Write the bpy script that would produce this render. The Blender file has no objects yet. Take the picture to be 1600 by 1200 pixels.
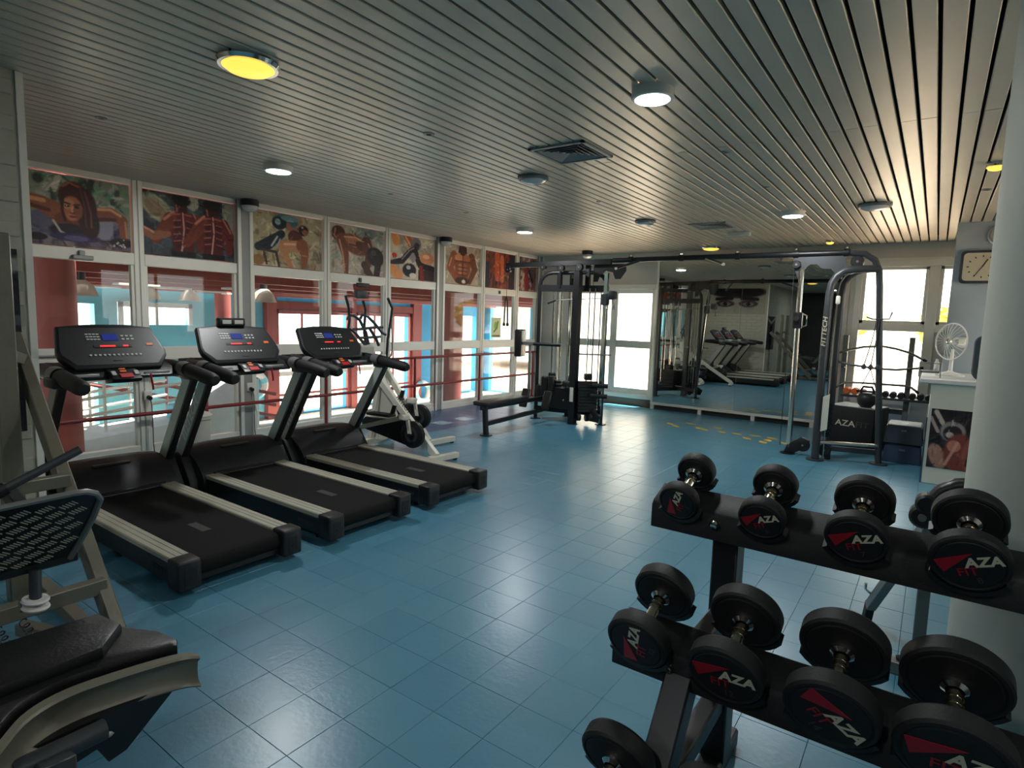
import bpy, bmesh, math, random
import numpy as np
from mathutils import Vector, Matrix

random.seed(7)
rng = np.random.default_rng(7)
SC = bpy.context.scene
COL = SC.collection
V = Vector

# ------------------------------------------------------------------ camera
YAW, PITCH, ROLL, FPX = -0.61619, -0.110906, 0.0314944, 927.8
CAM = V((0, 0, 1.6))
_f = V((math.sin(YAW)*math.cos(PITCH), math.cos(YAW)*math.cos(PITCH), math.sin(PITCH)))
_r0 = V((math.cos(YAW), -math.sin(YAW), 0)); _u0 = _r0.cross(_f)
_r = _r0*math.cos(ROLL) + _u0*math.sin(ROLL); _u = _u0*math.cos(ROLL) - _r0*math.sin(ROLL)
cam = bpy.data.cameras.new('camera'); camo = bpy.data.objects.new('camera', cam); COL.objects.link(camo)
cam.sensor_fit = 'HORIZONTAL'; cam.sensor_width = 36; cam.lens = FPX/1600*36; cam.clip_start = .05; cam.clip_end = 500
camo.matrix_world = Matrix(((_r.x, _u.x, -_f.x, CAM.x), (_r.y, _u.y, -_f.y, CAM.y), (_r.z, _u.z, -_f.z, CAM.z), (0, 0, 0, 1)))
SC.camera = camo

def at(px, py, axis, val):
    """survey helper: the point seen at a pixel, on the plane axis = val (metres)"""
    d = _r*((px-800)/FPX) - _u*((py-600)/FPX) + _f
    return CAM + d*((val-CAM[axis])/d[axis])

# ------------------------------------------------------------------ world, sun, exposure
W = bpy.data.worlds.new('sky'); SC.world = W; W.use_nodes = True
wn = W.node_tree; bg = wn.nodes['Background']
bg.inputs[0].default_value = (1.0, .985, .95, 1); bg.inputs[1].default_value = 2.6
sun = bpy.data.lights.new('sun', 'SUN'); sun.energy = 15; sun.angle = .02; sun.color = (1, .93, .82)
so = bpy.data.objects.new('sun', sun); COL.objects.link(so)
so.rotation_euler = (math.radians(-15), math.radians(8), 0)
SC.view_settings.view_transform = 'Standard'; SC.view_settings.look = 'None'
SC.view_settings.gamma = 1; SC.view_settings.use_curve_mapping = False
SC.view_settings.exposure = 1.05
try:
    SC.cycles.use_denoising = True
    SC.cycles.max_bounces = 10; SC.cycles.diffuse_bounces = 5; SC.cycles.glossy_bounces = 5
    SC.cycles.transparent_max_bounces = 16; SC.cycles.sample_clamp_indirect = 6
    SC.cycles.caustics_reflective = False; SC.cycles.caustics_refractive = False
except Exception:
    pass

def portal(name, loc, rot, sx, sy):
    l = bpy.data.lights.new(name, 'AREA'); l.shape = 'RECTANGLE'; l.size = sx; l.size_y = sy
    l.cycles.is_portal = True
    o = bpy.data.objects.new(name, l); o.location = loc; o.rotation_euler = rot; COL.objects.link(o)

# ------------------------------------------------------------------ materials
def S(r, g, b):
    f = lambda c: (c/255/12.92) if c/255 <= .04045 else ((c/255+.055)/1.055)**2.4
    return (f(r), f(g), f(b), 1)

MATS = {}
def mat(name, col, rough=.5, metal=0, var=0, vscale=6, bump=0, bscale=40, spec=.5, coat=0, emis=None, estr=0, stretch=None):
    m = bpy.data.materials.new(name); m.use_nodes = True; n = m.node_tree; b = n.nodes['Principled BSDF']
    b.inputs['Base Color'].default_value = col; b.inputs['Roughness'].default_value = rough
    b.inputs['Metallic'].default_value = metal; b.inputs['Specular IOR Level'].default_value = spec
    b.inputs['Coat Weight'].default_value = coat
    tc = n.nodes.new('ShaderNodeTexCoord'); src = tc.outputs['Object']
    if stretch:
        mp = n.nodes.new('ShaderNodeMapping'); mp.inputs['Scale'].default_value = stretch
        n.links.new(src, mp.inputs[0]); src = mp.outputs[0]
    if var:
        t = n.nodes.new('ShaderNodeTexNoise'); t.inputs['Scale'].default_value = vscale; t.inputs['Detail'].default_value = 4
        n.links.new(src, t.inputs['Vector'])
        mx = n.nodes.new('ShaderNodeMix'); mx.data_type = 'RGBA'
        mx.inputs[6].default_value = tuple(c*(1-var) for c in col[:3])+(1,)
        mx.inputs[7].default_value = tuple(min(1, c*(1+var)) for c in col[:3])+(1,)
        n.links.new(t.outputs[0], mx.inputs[0]); n.links.new(mx.outputs[2], b.inputs['Base Color'])
    if bump:
        t = n.nodes.new('ShaderNodeTexNoise'); t.inputs['Scale'].default_value = bscale; t.inputs['Detail'].default_value = 3
        n.links.new(src, t.inputs['Vector'])
        bp = n.nodes.new('ShaderNodeBump'); bp.inputs['Strength'].default_value = bump; bp.inputs['Distance'].default_value = .01
        n.links.new(t.outputs[0], bp.inputs['Height']); n.links.new(bp.outputs[0], b.inputs['Normal'])
    if emis:
        b.inputs['Emission Color'].default_value = emis; b.inputs['Emission Strength'].default_value = estr
    MATS[name] = m
    return m

def glass_mat(name, tint, refl=.9):
    m = bpy.data.materials.new(name); m.use_nodes = True; n = m.node_tree; n.nodes.clear()
    out = n.nodes.new('ShaderNodeOutputMaterial'); mx = n.nodes.new('ShaderNodeMixShader')
    tr = n.nodes.new('ShaderNodeBsdfTransparent'); gl = n.nodes.new('ShaderNodeBsdfGlossy'); fr = n.nodes.new('ShaderNodeFresnel')
    fr.inputs[0].default_value = 1.45; gl.inputs['Roughness'].default_value = .02; tr.inputs[0].default_value = tint
    gl.inputs['Color'].default_value = (refl, refl, refl, 1)
    ge = n.nodes.new('ShaderNodeNewGeometry'); iv = n.nodes.new('ShaderNodeMath'); iv.operation = 'SUBTRACT'; iv.inputs[0].default_value = 1
    n.links.new(ge.outputs['Backfacing'], iv.inputs[1]); ml = n.nodes.new('ShaderNodeMath'); ml.operation = 'MULTIPLY'
    n.links.new(fr.outputs[0], ml.inputs[0]); n.links.new(iv.outputs[0], ml.inputs[1]); n.links.new(ml.outputs[0], mx.inputs[0]); n.links.new(tr.outputs[0], mx.inputs[1]); n.links.new(gl.outputs[0], mx.inputs[2])
    n.links.new(mx.outputs[0], out.inputs[0]); MATS[name] = m
    return m

def print_mat(name, rough=.35):
    m = bpy.data.materials.new(name); m.use_nodes = True; n = m.node_tree; b = n.nodes['Principled BSDF']
    a = n.nodes.new('ShaderNodeAttribute'); a.attribute_name = 'Col'
    n.links.new(a.outputs['Color'], b.inputs['Base Color']); b.inputs['Roughness'].default_value = rough; b.inputs['Specular IOR Level'].default_value = .3
    MATS[name] = m

def tile_mat(name, c0, c1, rough):
    """vinyl tile: per-piece shade, fine hammered relief, scuffed gloss"""
    m = bpy.data.materials.new(name); m.use_nodes = True; n = m.node_tree; b = n.nodes['Principled BSDF']; L = n.links
    g = n.nodes.new('ShaderNodeNewGeometry')
    t = n.nodes.new('ShaderNodeTexNoise'); t.inputs['Scale'].default_value = 1.1; t.inputs['Detail'].default_value = 6; t.inputs['Roughness'].default_value = .65
    L.new(g.outputs['Position'], t.inputs['Vector'])
    ad = n.nodes.new('ShaderNodeMath'); ad.operation = 'MULTIPLY_ADD'; ad.inputs[1].default_value = .35
    oi = n.nodes.new('ShaderNodeObjectInfo'); sm = n.nodes.new('ShaderNodeMath'); sm.operation = 'ADD'
    L.new(g.outputs['Random Per Island'], sm.inputs[0]); L.new(oi.outputs['Random'], sm.inputs[1])
    fr = n.nodes.new('ShaderNodeMath'); fr.operation = 'FRACT'; L.new(sm.outputs[0], fr.inputs[0]); L.new(fr.outputs[0], ad.inputs[0])
    s2 = n.nodes.new('ShaderNodeMath'); s2.operation = 'SUBTRACT'; s2.inputs[1].default_value = .17; L.new(t.outputs[0], s2.inputs[0])
    L.new(s2.outputs[0], ad.inputs[2])
    mx = n.nodes.new('ShaderNodeMix'); mx.data_type = 'RGBA'; mx.inputs[6].default_value = c0; mx.inputs[7].default_value = c1
    L.new(ad.outputs[0], mx.inputs[0]); L.new(mx.outputs[2], b.inputs['Base Color'])
    t2 = n.nodes.new('ShaderNodeTexNoise'); t2.inputs['Scale'].default_value = 4; t2.inputs['Detail'].default_value = 2
    L.new(g.outputs['Position'], t2.inputs['Vector'])
    rr = n.nodes.new('ShaderNodeMapRange'); rr.inputs['To Min'].default_value = rough-.02; rr.inputs['To Max'].default_value = rough+.05
    L.new(t2.outputs[0], rr.inputs[0]); L.new(rr.outputs[0], b.inputs['Roughness'])
    t3 = n.nodes.new('ShaderNodeTexNoise'); t3.inputs['Scale'].default_value = 38; t3.inputs['Detail'].default_value = 3
    L.new(g.outputs['Position'], t3.inputs['Vector'])
    bp = n.nodes.new('ShaderNodeBump'); bp.inputs['Strength'].default_value = .15; bp.inputs['Distance'].default_value = .006
    L.new(t3.outputs[0], bp.inputs['Height']); L.new(bp.outputs[0], b.inputs['Normal']); b.inputs['Specular IOR Level'].default_value = .85
    MATS[name] = m

tile_mat('tile', S(66, 126, 152), S(88, 145, 167), .29)
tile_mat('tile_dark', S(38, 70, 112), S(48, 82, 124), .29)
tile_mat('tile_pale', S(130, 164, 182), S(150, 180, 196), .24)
mat('subfloor', S(36, 52, 62), .9)
mat('slat', S(202, 190, 172), .34, .15, var=.08, vscale=2.5, bump=.05, bscale=6)
mat('plenum', S(22, 20, 19), .9)
mat('border', S(190, 182, 172), .5, var=.05)
mat('alu', S(232, 229, 218), .4, var=.04, bump=.02)
mat('alu_grey', S(150, 150, 146), .4)
mat('plaster', S(205, 203, 196), .7, var=.05, bump=.08, bscale=60)
mat('plank', S(208, 203, 192), .55, var=.05)
mat('pier', S(150, 162, 170), .6, var=.06, bump=.1, bscale=50)
mat('column', S(172, 178, 168), .6, var=.05, bump=.08, bscale=30)
mat('skirting', S(120, 105, 92), .7)
mat('darkwall', S(52, 50, 50), .7, var=.35, vscale=2.2)
mat('brickwhite', S(176, 174, 158), .75, var=.12, vscale=7, bump=.3, bscale=30)
mat('black', S(24, 24, 25), .42, var=.1)
mat('black_metal', S(27, 28, 30), .38, .1, var=.08)
mat('rubber', S(15, 15, 16), .62, var=.12, vscale=20, bump=.1, bscale=120)
mat('belt', S(20, 20, 20), .8, spec=.2, var=.12, vscale=30, bump=.15, bscale=220)
mat('hood', S(34, 35, 35), .5, spec=.35, var=.08, bump=.05, bscale=150)
mat('leather', S(22, 22, 23), .36, var=.1, bump=.12, bscale=90)
mat('silver', S(176, 176, 170), .36, .2, var=.05, stretch=(1, 40, 1), vscale=10)
mat('rail_silver', S(182, 180, 164), .45, .25, var=.06)
mat('steel_olive', S(116, 113, 98), .4, .25, var=.15, vscale=12, bump=.08)
mat('steel_grey', S(120, 122, 120), .4, .4, var=.1)
mat('dark_steel', S(66, 69, 72), .42, .35, var=.1)
mat('chrome', S(225, 222, 212), .14, 1)
mat('brass_chrome', S(210, 200, 175), .2, 1)
mat('white_paint', S(222, 218, 203), .38, var=.04)
mat('white_plastic', S(225, 224, 218), .45)
mat('cream_plastic', S(190, 186, 172), .5)
mat('red_paint', S(128, 36, 40), .42, var=.08)
mat('red', S(190, 32, 36), .4)
mat('red_label', S(150, 24, 38), .45)
mat('logo_white', S(205, 198, 170), .5)
mat('logo_dark', S(58, 56, 56), .5)
mat('orange', S(224, 110, 40), .45)
mat('yellow_mark', S(214, 178, 62), .5, var=.15, vscale=30)
mat('screen_blue', S(30, 40, 92), .2, emis=S(40, 55, 140), estr=.25)
mat('led_red', S(200, 30, 36), .3, emis=S(235, 40, 46), estr=.9)
mat('key_white', S(178, 182, 176), .5)
mat('lamp_white', S(255, 255, 250), .4, emis=(1, .99, .95, 1), estr=7)
mat('lamp_yellow', S(250, 200, 80), .4, emis=(1, .56, .08, 1), estr=.75)
mat('lamp_off', S(200, 204, 204), .3)
mat('glass_dome', S(205, 208, 208), .15, spec=.6)
mat('hall_red', S(158, 82, 78), .6, var=.07)
mat('hall_beam', S(140, 62, 56), .6, var=.1)
mat('hall_cyan', S(128, 204, 224), .7, var=.04)
mat('hall_blue', S(66, 160, 205), .7, var=.05)
mat('hall_pale', S(208, 224, 232), .8, var=.12, vscale=9)
mat('hall_pave', S(190, 170, 155), .7, var=.1)
mat('hall_white', S(226, 224, 216), .6)
mat('pool_water', S(70, 180, 205), .08, var=.08, bump=.1, bscale=5)
mat('shade_metal', S(205, 200, 182), .35, .3)
mat('terrace', S(198, 176, 156), .8, var=.08)
mat('stone_white', S(168, 166, 160), .8)
mat('house_window', S(60, 96, 86), .3)
mat('leaf', S(196, 194, 84), .7, var=.35, vscale=5)
mat('hill', S(225, 218, 160), .9, var=.15, vscale=.4)
mat('paper', S(232, 228, 214), .6)
mat('cord', S(28, 28, 28), .5)
mat('clock_face', S(180, 174, 152), .4)
mat('speaker_cloth', S(52, 66, 70), .8)
mat('step_top', S(170, 174, 172), .6, bump=.2, bscale=150)
mat('step_dark', S(44, 54, 64), .55)
mat('step_blue', S(34, 58, 84), .55)
mat('mirror', S(196, 200, 196), .012, 1)
glass_mat('glass', (.93, .96, .95, 1)); glass_mat('clear_plastic', (.8, .84, .82, 1))
print_mat('print', .5); print_mat('mural', .8)

# ------------------------------------------------------------------ mesh helpers
def frame_of(z):
    z = V(z).normalized(); a = V((0, 0, 1)) if abs(z.z) < .9 else V((1, 0, 0))
    x = a.cross(z).normalized(); return x, z.cross(x), z

def topmost(o):
    while o.parent: o = o.parent
    return o

class MB:
    def __init__(s): s.bm = bmesh.new()
    def poly(s, vs, fs):
        b = [s.bm.verts.new(v) for v in vs]
        for f in fs:
            try: s.bm.faces.new([b[i] for i in f])
            except ValueError: pass
        return b
    def merge(s, t, M=None):
        if M: t.transform(M)
        me = bpy.data.meshes.new('_t'); t.to_mesh(me); t.free(); s.bm.from_mesh(me); bpy.data.meshes.remove(me)
    def box(s, c, d, rot=None, bev=0, seg=1):
        t = bmesh.new(); bmesh.ops.create_cube(t, size=1); t.transform(Matrix.Diagonal((d[0], d[1], d[2], 1)))
        if bev: bmesh.ops.bevel(t, geom=t.edges[:], offset=min(bev, min(d)*.45), segments=seg, affect='EDGES', profile=.5)
        M = Matrix.Translation(V(c))
        if rot is not None: M = M @ (rot.to_4x4() if isinstance(rot, Matrix) else Matrix.Rotation(rot, 4, 'Z'))
        s.merge(t, M); return s
    def bx(s, x0, x1, y0, y1, z0, z1, bev=0, seg=1):
        return s.box(((x0+x1)/2, (y0+y1)/2, (z0+z1)/2), (abs(x1-x0), abs(y1-y0), abs(z1-z0)), None, bev, seg)
    def bar(s, p0, p1, w, h, up=(0, 0, 1), bev=.004):
        p0, p1 = V(p0), V(p1); z = (p1-p0); L = z.length; z.normalize(); u = V(up)
        if abs(u.dot(z)) > .98: u = V((1, 0, 0)) if abs(z.x) < .9 else V((0, 1, 0))
        x = u.cross(z).normalized(); y = z.cross(x)
        R = Matrix((x, y, z)).transposed()
        return s.box((p0+p1)/2, (w, h, L), R, bev)
    def cyl(s, p0, p1, r, r2=None, seg=16, bev=0):
        p0, p1 = V(p0), V(p1); L = (p1-p0).length; r2 = r if r2 is None else r2
        if bev: return s.lathe([(0, 0), (r-bev, 0), (r, bev), (r2, L-bev), (r2-bev, L), (0, L)], p0, p1-p0, seg)
        return s.lathe([(0, 0), (r, 0), (r2, L), (0, L)], p0, p1-p0, seg)
    def lathe(s, prof, o, axis, seg=24):
        x, y, z = frame_of(axis); o = V(o); rings = []
        for r, h in prof:
            if r < 1e-6: rings.append([s.bm.verts.new(o+z*h)])
            else: rings.append([s.bm.verts.new(o+z*h+(x*math.cos(2*math.pi*k/seg)+y*math.sin(2*math.pi*k/seg))*r) for k in range(seg)])
        for a, b in zip(rings, rings[1:]):
            for k in range(seg):
                q = [a[k % len(a)], a[(k+1) % len(a)], b[(k+1) % len(b)], b[k % len(b)]]
                u = []
                for v in q:
                    if v not in u: u.append(v)
                if len(u) > 2:
                    try: s.bm.faces.new(u)
                    except ValueError: pass
        return s
    def tube(s, pts, r, seg=8, closed=False):
        pts = [V(p) for p in pts]; n = len(pts); rings = []
        t0 = (pts[1]-pts[0]).normalized(); x, y, _ = frame_of(t0)
        for i, p in enumerate(pts):
            if closed: t = pts[(i+1) % n]-pts[i-1]
            else: t = pts[min(i+1, n-1)]-pts[max(i-1, 0)]
            t.normalize(); x = (x-t*x.dot(t)).normalized(); y = t.cross(x)
            ri = r[i] if isinstance(r, (list, tuple)) else r
            rings.append([s.bm.verts.new(p+(x*math.cos(2*math.pi*k/seg)+y*math.sin(2*math.pi*k/seg))*ri) for k in range(seg)])
        m = n if closed else n-1
        for i in range(m):
            a, b = rings[i], rings[(i+1) % n]
            for k in range(seg): s.bm.faces.new((a[k], a[(k+1) % seg], b[(k+1) % seg], b[k]))
        if not closed:
            s.bm.faces.new(rings[0][::-1]); s.bm.faces.new(rings[-1])
        return s
    def prism(s, pts, o, ax, ay, depth, bev=0):
        """polygon pts (2d) in the frame o,ax,ay pushed along ax x ay by depth"""
        t = bmesh.new(); o, ax, ay = V(o), V(ax).normalized(), V(ay).normalized(); n = ax.cross(ay)
        b = [t.verts.new(o+ax*p[0]+ay*p[1]) for p in pts]; c = [t.verts.new(o+ax*p[0]+ay*p[1]+n*depth) for p in pts]
        k = len(pts); t.faces.new(b[::-1]); t.faces.new(c)
        for i in range(k): t.faces.new((b[i], b[(i+1) % k], c[(i+1) % k], c[i]))
        bmesh.ops.recalc_face_normals(t, faces=t.faces[:])
        if bev:
            es = [e for e in t.edges if len(e.link_faces) == 2 and (len(e.link_faces[0].verts) > 4 or len(e.link_faces[1].verts) > 4 or k == 4)]
            bmesh.ops.bevel(t, geom=es, offset=bev, segments=2, affect='EDGES', profile=.5)
        s.merge(t); return s
    def build(s, name, m, parent=None, world=False, smooth=40):
        bm = s.bm
        if world and parent is not None: bm.transform(topmost(parent).matrix_basis.inverted())
        bmesh.ops.recalc_face_normals(bm, faces=bm.faces[:])
        me = bpy.data.meshes.new(name); bm.to_mesh(me); bm.free()
        me.materials.append(MATS[m] if isinstance(m, str) else m)
        if smooth:
            me.polygons.foreach_set('use_smooth', [True]*len(me.polygons)); me.set_sharp_from_angle(angle=math.radians(smooth))
        return link(name, me, parent)

def link(name, me, parent=None):
    o = bpy.data.objects.new(name, me); COL.objects.link(o)
    if parent is not None: o.parent = parent
    return o

def tag(o, label, cat, group=None):
    o['label'] = label; o['category'] = cat
    if group: o['group'] = group
    return o

def thing(name, label, cat, loc=(0, 0, 0), rotz=0, group=None):
    o = bpy.data.objects.new(name, None); COL.objects.link(o); o.empty_display_size = .1
    o.location = loc; o.rotation_euler = (0, 0, rotz)
    o.matrix_basis = Matrix.Translation(V(loc)) @ Matrix.Rotation(rotz, 4, 'Z')
    return tag(o, label, cat, group)

def struct(o): o['kind'] = 'structure'; return o
def stuff(o): o['kind'] = 'stuff'; return o

def copy_tree(o, parent=None):
    c = o.copy(); COL.objects.link(c); c.parent = parent
    for ch in list(o.children): copy_tree(ch, c)
    return c

def text_mesh(txt, size, depth=.0015, shear=0, sx=1, bold=.012):
    cu = bpy.data.curves.new('lettering', 'FONT'); cu.body = txt; cu.size = size; cu.extrude = depth; cu.shear = shear
    cu.align_x = 'CENTER'; cu.align_y = 'CENTER'; cu.resolution_u = 2; cu.offset = size*bold
    o = bpy.data.objects.new('lettering', cu); COL.objects.link(o)
    bpy.context.view_layer.update()
    me = bpy.data.meshes.new_from_object(o.evaluated_get(bpy.context.evaluated_depsgraph_get()))
    bpy.data.objects.remove(o); bpy.data.curves.remove(cu)
    if sx != 1: me.transform(Matrix.Diagonal((sx, 1, 1, 1)))
    return me

def letter(name, me, m, parent, loc, ax, ay):
    """place lettering: ax = reading direction, ay = up of the letters (in the thing's own frame)"""
    me = me.copy(); me.materials.clear(); me.materials.append(MATS[m])
    ax, ay = V(ax).normalized(), V(ay).normalized(); n = ax.cross(ay).normalized(); ay = n.cross(ax)
    M = Matrix((ax, ay, n)).transposed().to_4x4(); M.translation = V(loc)
    me.transform(M); return link(name, me, parent)

def arc(c, r, a0, a1, n, ax, ay):
    c, ax, ay = V(c), V(ax), V(ay)
    return [c+ax*(r*math.cos(a0+(a1-a0)*i/n))+ay*(r*math.sin(a0+(a1-a0)*i/n)) for i in range(n+1)]

def rounded(x0, x1, y0, y1, r, n=4):
    out = []
    for cx, cy, a in ((x1-r, y1-r, 0), (x0+r, y1-r, 90), (x0+r, y0+r, 180), (x1-r, y0+r, 270)):
        for i in range(n+1):
            t = math.radians(a+90*i/n); out.append((cx+r*math.cos(t), cy+r*math.sin(t)))
    return out

def wall_holes(name, m, u0, u1, z0, z1, holes, o, ax, thick, parent=None):
    """one connected wall slab with rectangular openings; u along ax, z up, thickness along ax x z"""
    us = sorted({u0, u1, *[h[0] for h in holes], *[h[1] for h in holes]}); zs = sorted({z0, z1, *[h[2] for h in holes], *[h[3] for h in holes]})
    ax = V(ax); n = ax.cross(V((0, 0, 1))); o = V(o); mb = MB(); vc = {}
    def vert(i, j, k):
        if (i, j, k) not in vc: vc[i, j, k] = mb.bm.verts.new(o+ax*us[i]+V((0, 0, zs[j]))+n*(thick*k))
        return vc[i, j, k]
    def solid(i, j):
        if not (0 <= i < len(us)-1 and 0 <= j < len(zs)-1): return False
        u, z = (us[i]+us[i+1])/2, (zs[j]+zs[j+1])/2
        return not any(h[0] < u < h[1] and h[2] < z < h[3] for h in holes)
    for i in range(len(us)-1):
        for j in range(len(zs)-1):
            if not solid(i, j): continue
            for k in (0, 1): mb.bm.faces.new([vert(i, j, k), vert(i+1, j, k), vert(i+1, j+1, k), vert(i, j+1, k)])
            for di, dj, a, b in ((-1, 0, (i, j), (i, j+1)), (1, 0, (i+1, j), (i+1, j+1)), (0, -1, (i, j), (i+1, j)), (0, 1, (i, j+1), (i+1, j+1))):
                if not solid(i+di, j+dj): mb.bm.faces.new([vert(*a, 0), vert(*b, 0), vert(*b, 1), vert(*a, 1)])
    return mb.build(name, m, parent, smooth=0)

# ================================================================== THE ROOM
XG, YB, CE = -6.85, 10.6, 2.88          # glazed side, back wall, underside of the ceiling slats
XN, YN = -4.32, 1.22                    # near left wall with the brick mural
XR, YF = 2.8, -4.0                      # right wall, wall behind the camera
XS0 = at(1470, 0, 2, CE).x-.1026*59.5  # first slat

# ---- floor with its tiles
fl = struct(MB().bx(XG-.1, XR+.1, YF-.1, YB+.12, -.25, -.005).build('floor', 'subfloor', smooth=0))
def tile_mesh():
    mb = MB(); a, c = .1254, .0012
    vs = [(-a, -a, -.004), (a, -a, -.004), (a, a, -.004), (-a, a, -.004), (-a, -a, -.0016), (a, -a, -.0016), (a, a, -.0016), (-a, a, -.0016),
          (-a+c, -a+c, 0), (a-c, -a+c, 0), (a-c, a-c, 0), (-a+c, a-c, 0)]
    fs = [(8, 9, 10, 11)]+[(i, (i+1) % 4, 4+(i+1) % 4, 4+i) for i in range(4)]+[(4+i, 4+(i+1) % 4, 8+(i+1) % 4, 8+i) for i in range(4)]
    return vs, fs
tv, tf = tile_mesh()
tile_me = {}
for k in ('tile', 'tile_dark', 'tile_pale'):
    me = bpy.data.meshes.new('floor_tile'); me.from_pydata(tv, [], tf); me.materials.append(MATS[k]); tile_me[k] = me
cells = []
for i in range(-23, 17):
    for j in range(-23, 37):
        x = -1.274+.252*(i+.5); y = 1.677+.252*(j+.5)
        if not (XG+.05 < x < XR and YF < y < YB-.05): continue
        if x < XN+.1 and y < YN: continue
        k = 'tile'
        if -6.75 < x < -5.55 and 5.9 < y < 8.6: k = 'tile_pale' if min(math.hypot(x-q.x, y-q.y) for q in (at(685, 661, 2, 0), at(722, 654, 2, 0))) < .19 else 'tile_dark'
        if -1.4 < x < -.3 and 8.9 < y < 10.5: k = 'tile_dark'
        p = V((x, y, 0))-CAM; dz = p.dot(_f); u, w = p.dot(_r)/max(dz, .1)*FPX, p.dot(_u)/max(dz, .1)*FPX
        seen = dz > .3 and abs(u) < 800 and abs(w) < 600
        cells.append(((1/p.length**3 if seen else 0), x, y, k))
cells.sort(reverse=True)
rest = {k: ([], []) for k in tile_me}
for n, (sc, x, y, k) in enumerate(cells):
    rx, ry, dz = random.gauss(0, .0012), random.gauss(0, .0012), random.uniform(-.0004, .0004)
    if n < 300:
        o = link('floor_tile', tile_me[k], fl); o.location = (x, y, dz); o.rotation_euler = (rx, ry, 0)
    else:
        vs, fs = rest[k]; b = len(vs)
        vs += [(x+a, y+c, d+dz+c*rx-a*ry) for a, c, d in tv]; fs += [tuple(b+i for i in f) for f in tf]
for k, (vs, fs) in rest.items():
    me = bpy.data.meshes.new('floor_tile'); me.from_pydata(vs, [], fs); me.materials.append(MATS[k])
    stuff(link('floor_tile', me, fl))

# ---- ceiling: dark void, smooth border, lengths of metal slat
ce = struct(MB().bx(XG-.4, XR+.1, YF-.1, YB+.3, CE+.09, CE+.4).build('ceiling', 'plenum', smooth=0))
MB().bx(XG-.06, XS0-.05, YF, YB, CE, CE+.03).build('border_panel', 'border', ce, smooth=0)
def slat_mesh(L):
    mb = MB(); w, t = .0428, .016
    prof = [(-w, t+.01), (-w, .004), (-w+.004, 0), (w-.004, 0), (w, .004), (w, t+.01), (w-.002, t+.01), (w-.002, .005), (w-.005, .002), (-w+.005, .002), (-w+.002, .005), (-w+.002, t+.01)]
    mb.prism(prof, (0, 0, 0), (1, 0, 0), (0, 0, 1), -L)
    me = bpy.data.meshes.new('ceiling_slat'); bmesh.ops.recalc_face_normals(mb.bm, faces=mb.bm.faces[:]); mb.bm.to_mesh(me); mb.bm.free(); me.materials.append(MATS['slat']); return me
YJ = 4.5
sl_a, sl_b = slat_mesh(YB-YJ-.004), slat_mesh(YJ-YF)
for i in range(90):
    x = XS0+.1026*i
    if x > XR: break
    for me, y0 in ((sl_a, YJ+.003), (sl_b, YF)):
        o = link('ceiling_slat', me, ce); o.location = (x, y0, CE+random.uniform(-.001, .001))

# ---- walls
wb = struct(wall_holes('wall_back', 'plaster', XG, XR, -.25, CE+.1, [(-5.95, -4.27, .2, 2.24), (-1.05, .9, .62, 2.6)], (0, YB, 0), (1, 0, 0), -.22))
struct(wall_holes('wall_right', 'plaster', YF-.2, YB+.2, -.25, CE+.1, [(6.0, 8.6, .9, 2.5)], (XR, 0, 0), (0, 1, 0), .2))  # opening made for the added side window
for a_, b_ in ((6.0, 8.6),):  # window added in the unseen right wall to brighten the room
    wr = struct(MB().bx(XR+.05, XR+.12, a_, b_, .9, .96).build('window_5', 'alu', smooth=0))
    for q in ((a_, a_+.06), ((a_+b_)/2-.03, (a_+b_)/2+.03), (b_-.06, b_)): MB().bx(XR+.05, XR+.12, q[0], q[1], .96, 2.44).build('jamb', 'alu', wr)
    MB().bx(XR+.05, XR+.12, a_, b_, 2.44, 2.5).build('head', 'alu', wr)
    MB().bx(XR+.08, XR+.086, a_+.06, b_-.06, .96, 2.44).build('pane', 'glass', wr, smooth=0)
struct(MB().bx(XN-.2, XR+.2, YF-.2, YF, -.25, CE+.1).build('wall_rear', 'darkwall', smooth=0))
wn_ = struct(MB().bx(XN-.12, XN, YF, YN, -.25, CE+.1).build('wall_near', 'brickwhite', smooth=0))
wt = struct(MB().bx(XG-.1, XN-.12, YN-.14, YN, -.25, CE+.1).build('wall_return', 'brickwhite', smooth=0))
struct(MB().bx(.09, XR, 8.9, 9.15, -.01, CE+.1).build('wall_pier', 'pier', smooth=0))
struct(MB().bx(-4.22, -.25, YB-.012, YB-.001, 0, .12).bx(-6.8, -5.98, YB-.012, YB-.001, 0, .12).bx(-5.98, -4.22, YB-.012, YB-.001, 0, .19).build('baseboard_back', 'skirting', smooth=0))
struct(MB().bx(-4.2, -1.28, YB-.035, YB-.001, CE-.13, CE-.002).build('trim_1', 'plaster', smooth=0))
struct(MB().bx(-1.25, .09, YB-.02, YB-.001, CE-.26, CE-.22).build('trim_2', 'alu', smooth=0))
struct(MB().bx(XN-.015, XN+.012, YN-.02, YN+.015, .0, CE).build('trim_3', 'alu', smooth=0))
# painted planks beside the window
for i in range(2):
    x = -1.25+.1*i
    o = MB().bx(x+.002, x+.098, YB-.024, YB-.001, .1, CE-.27, .004).build('wall_plank', 'plank', wb)

# ---- round column
struct(MB().lathe([(.31, 0), (.31, CE+.05)], (.4446, 2.764, 0), (0, 0, 1), 64).build('column', 'column'))

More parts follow.
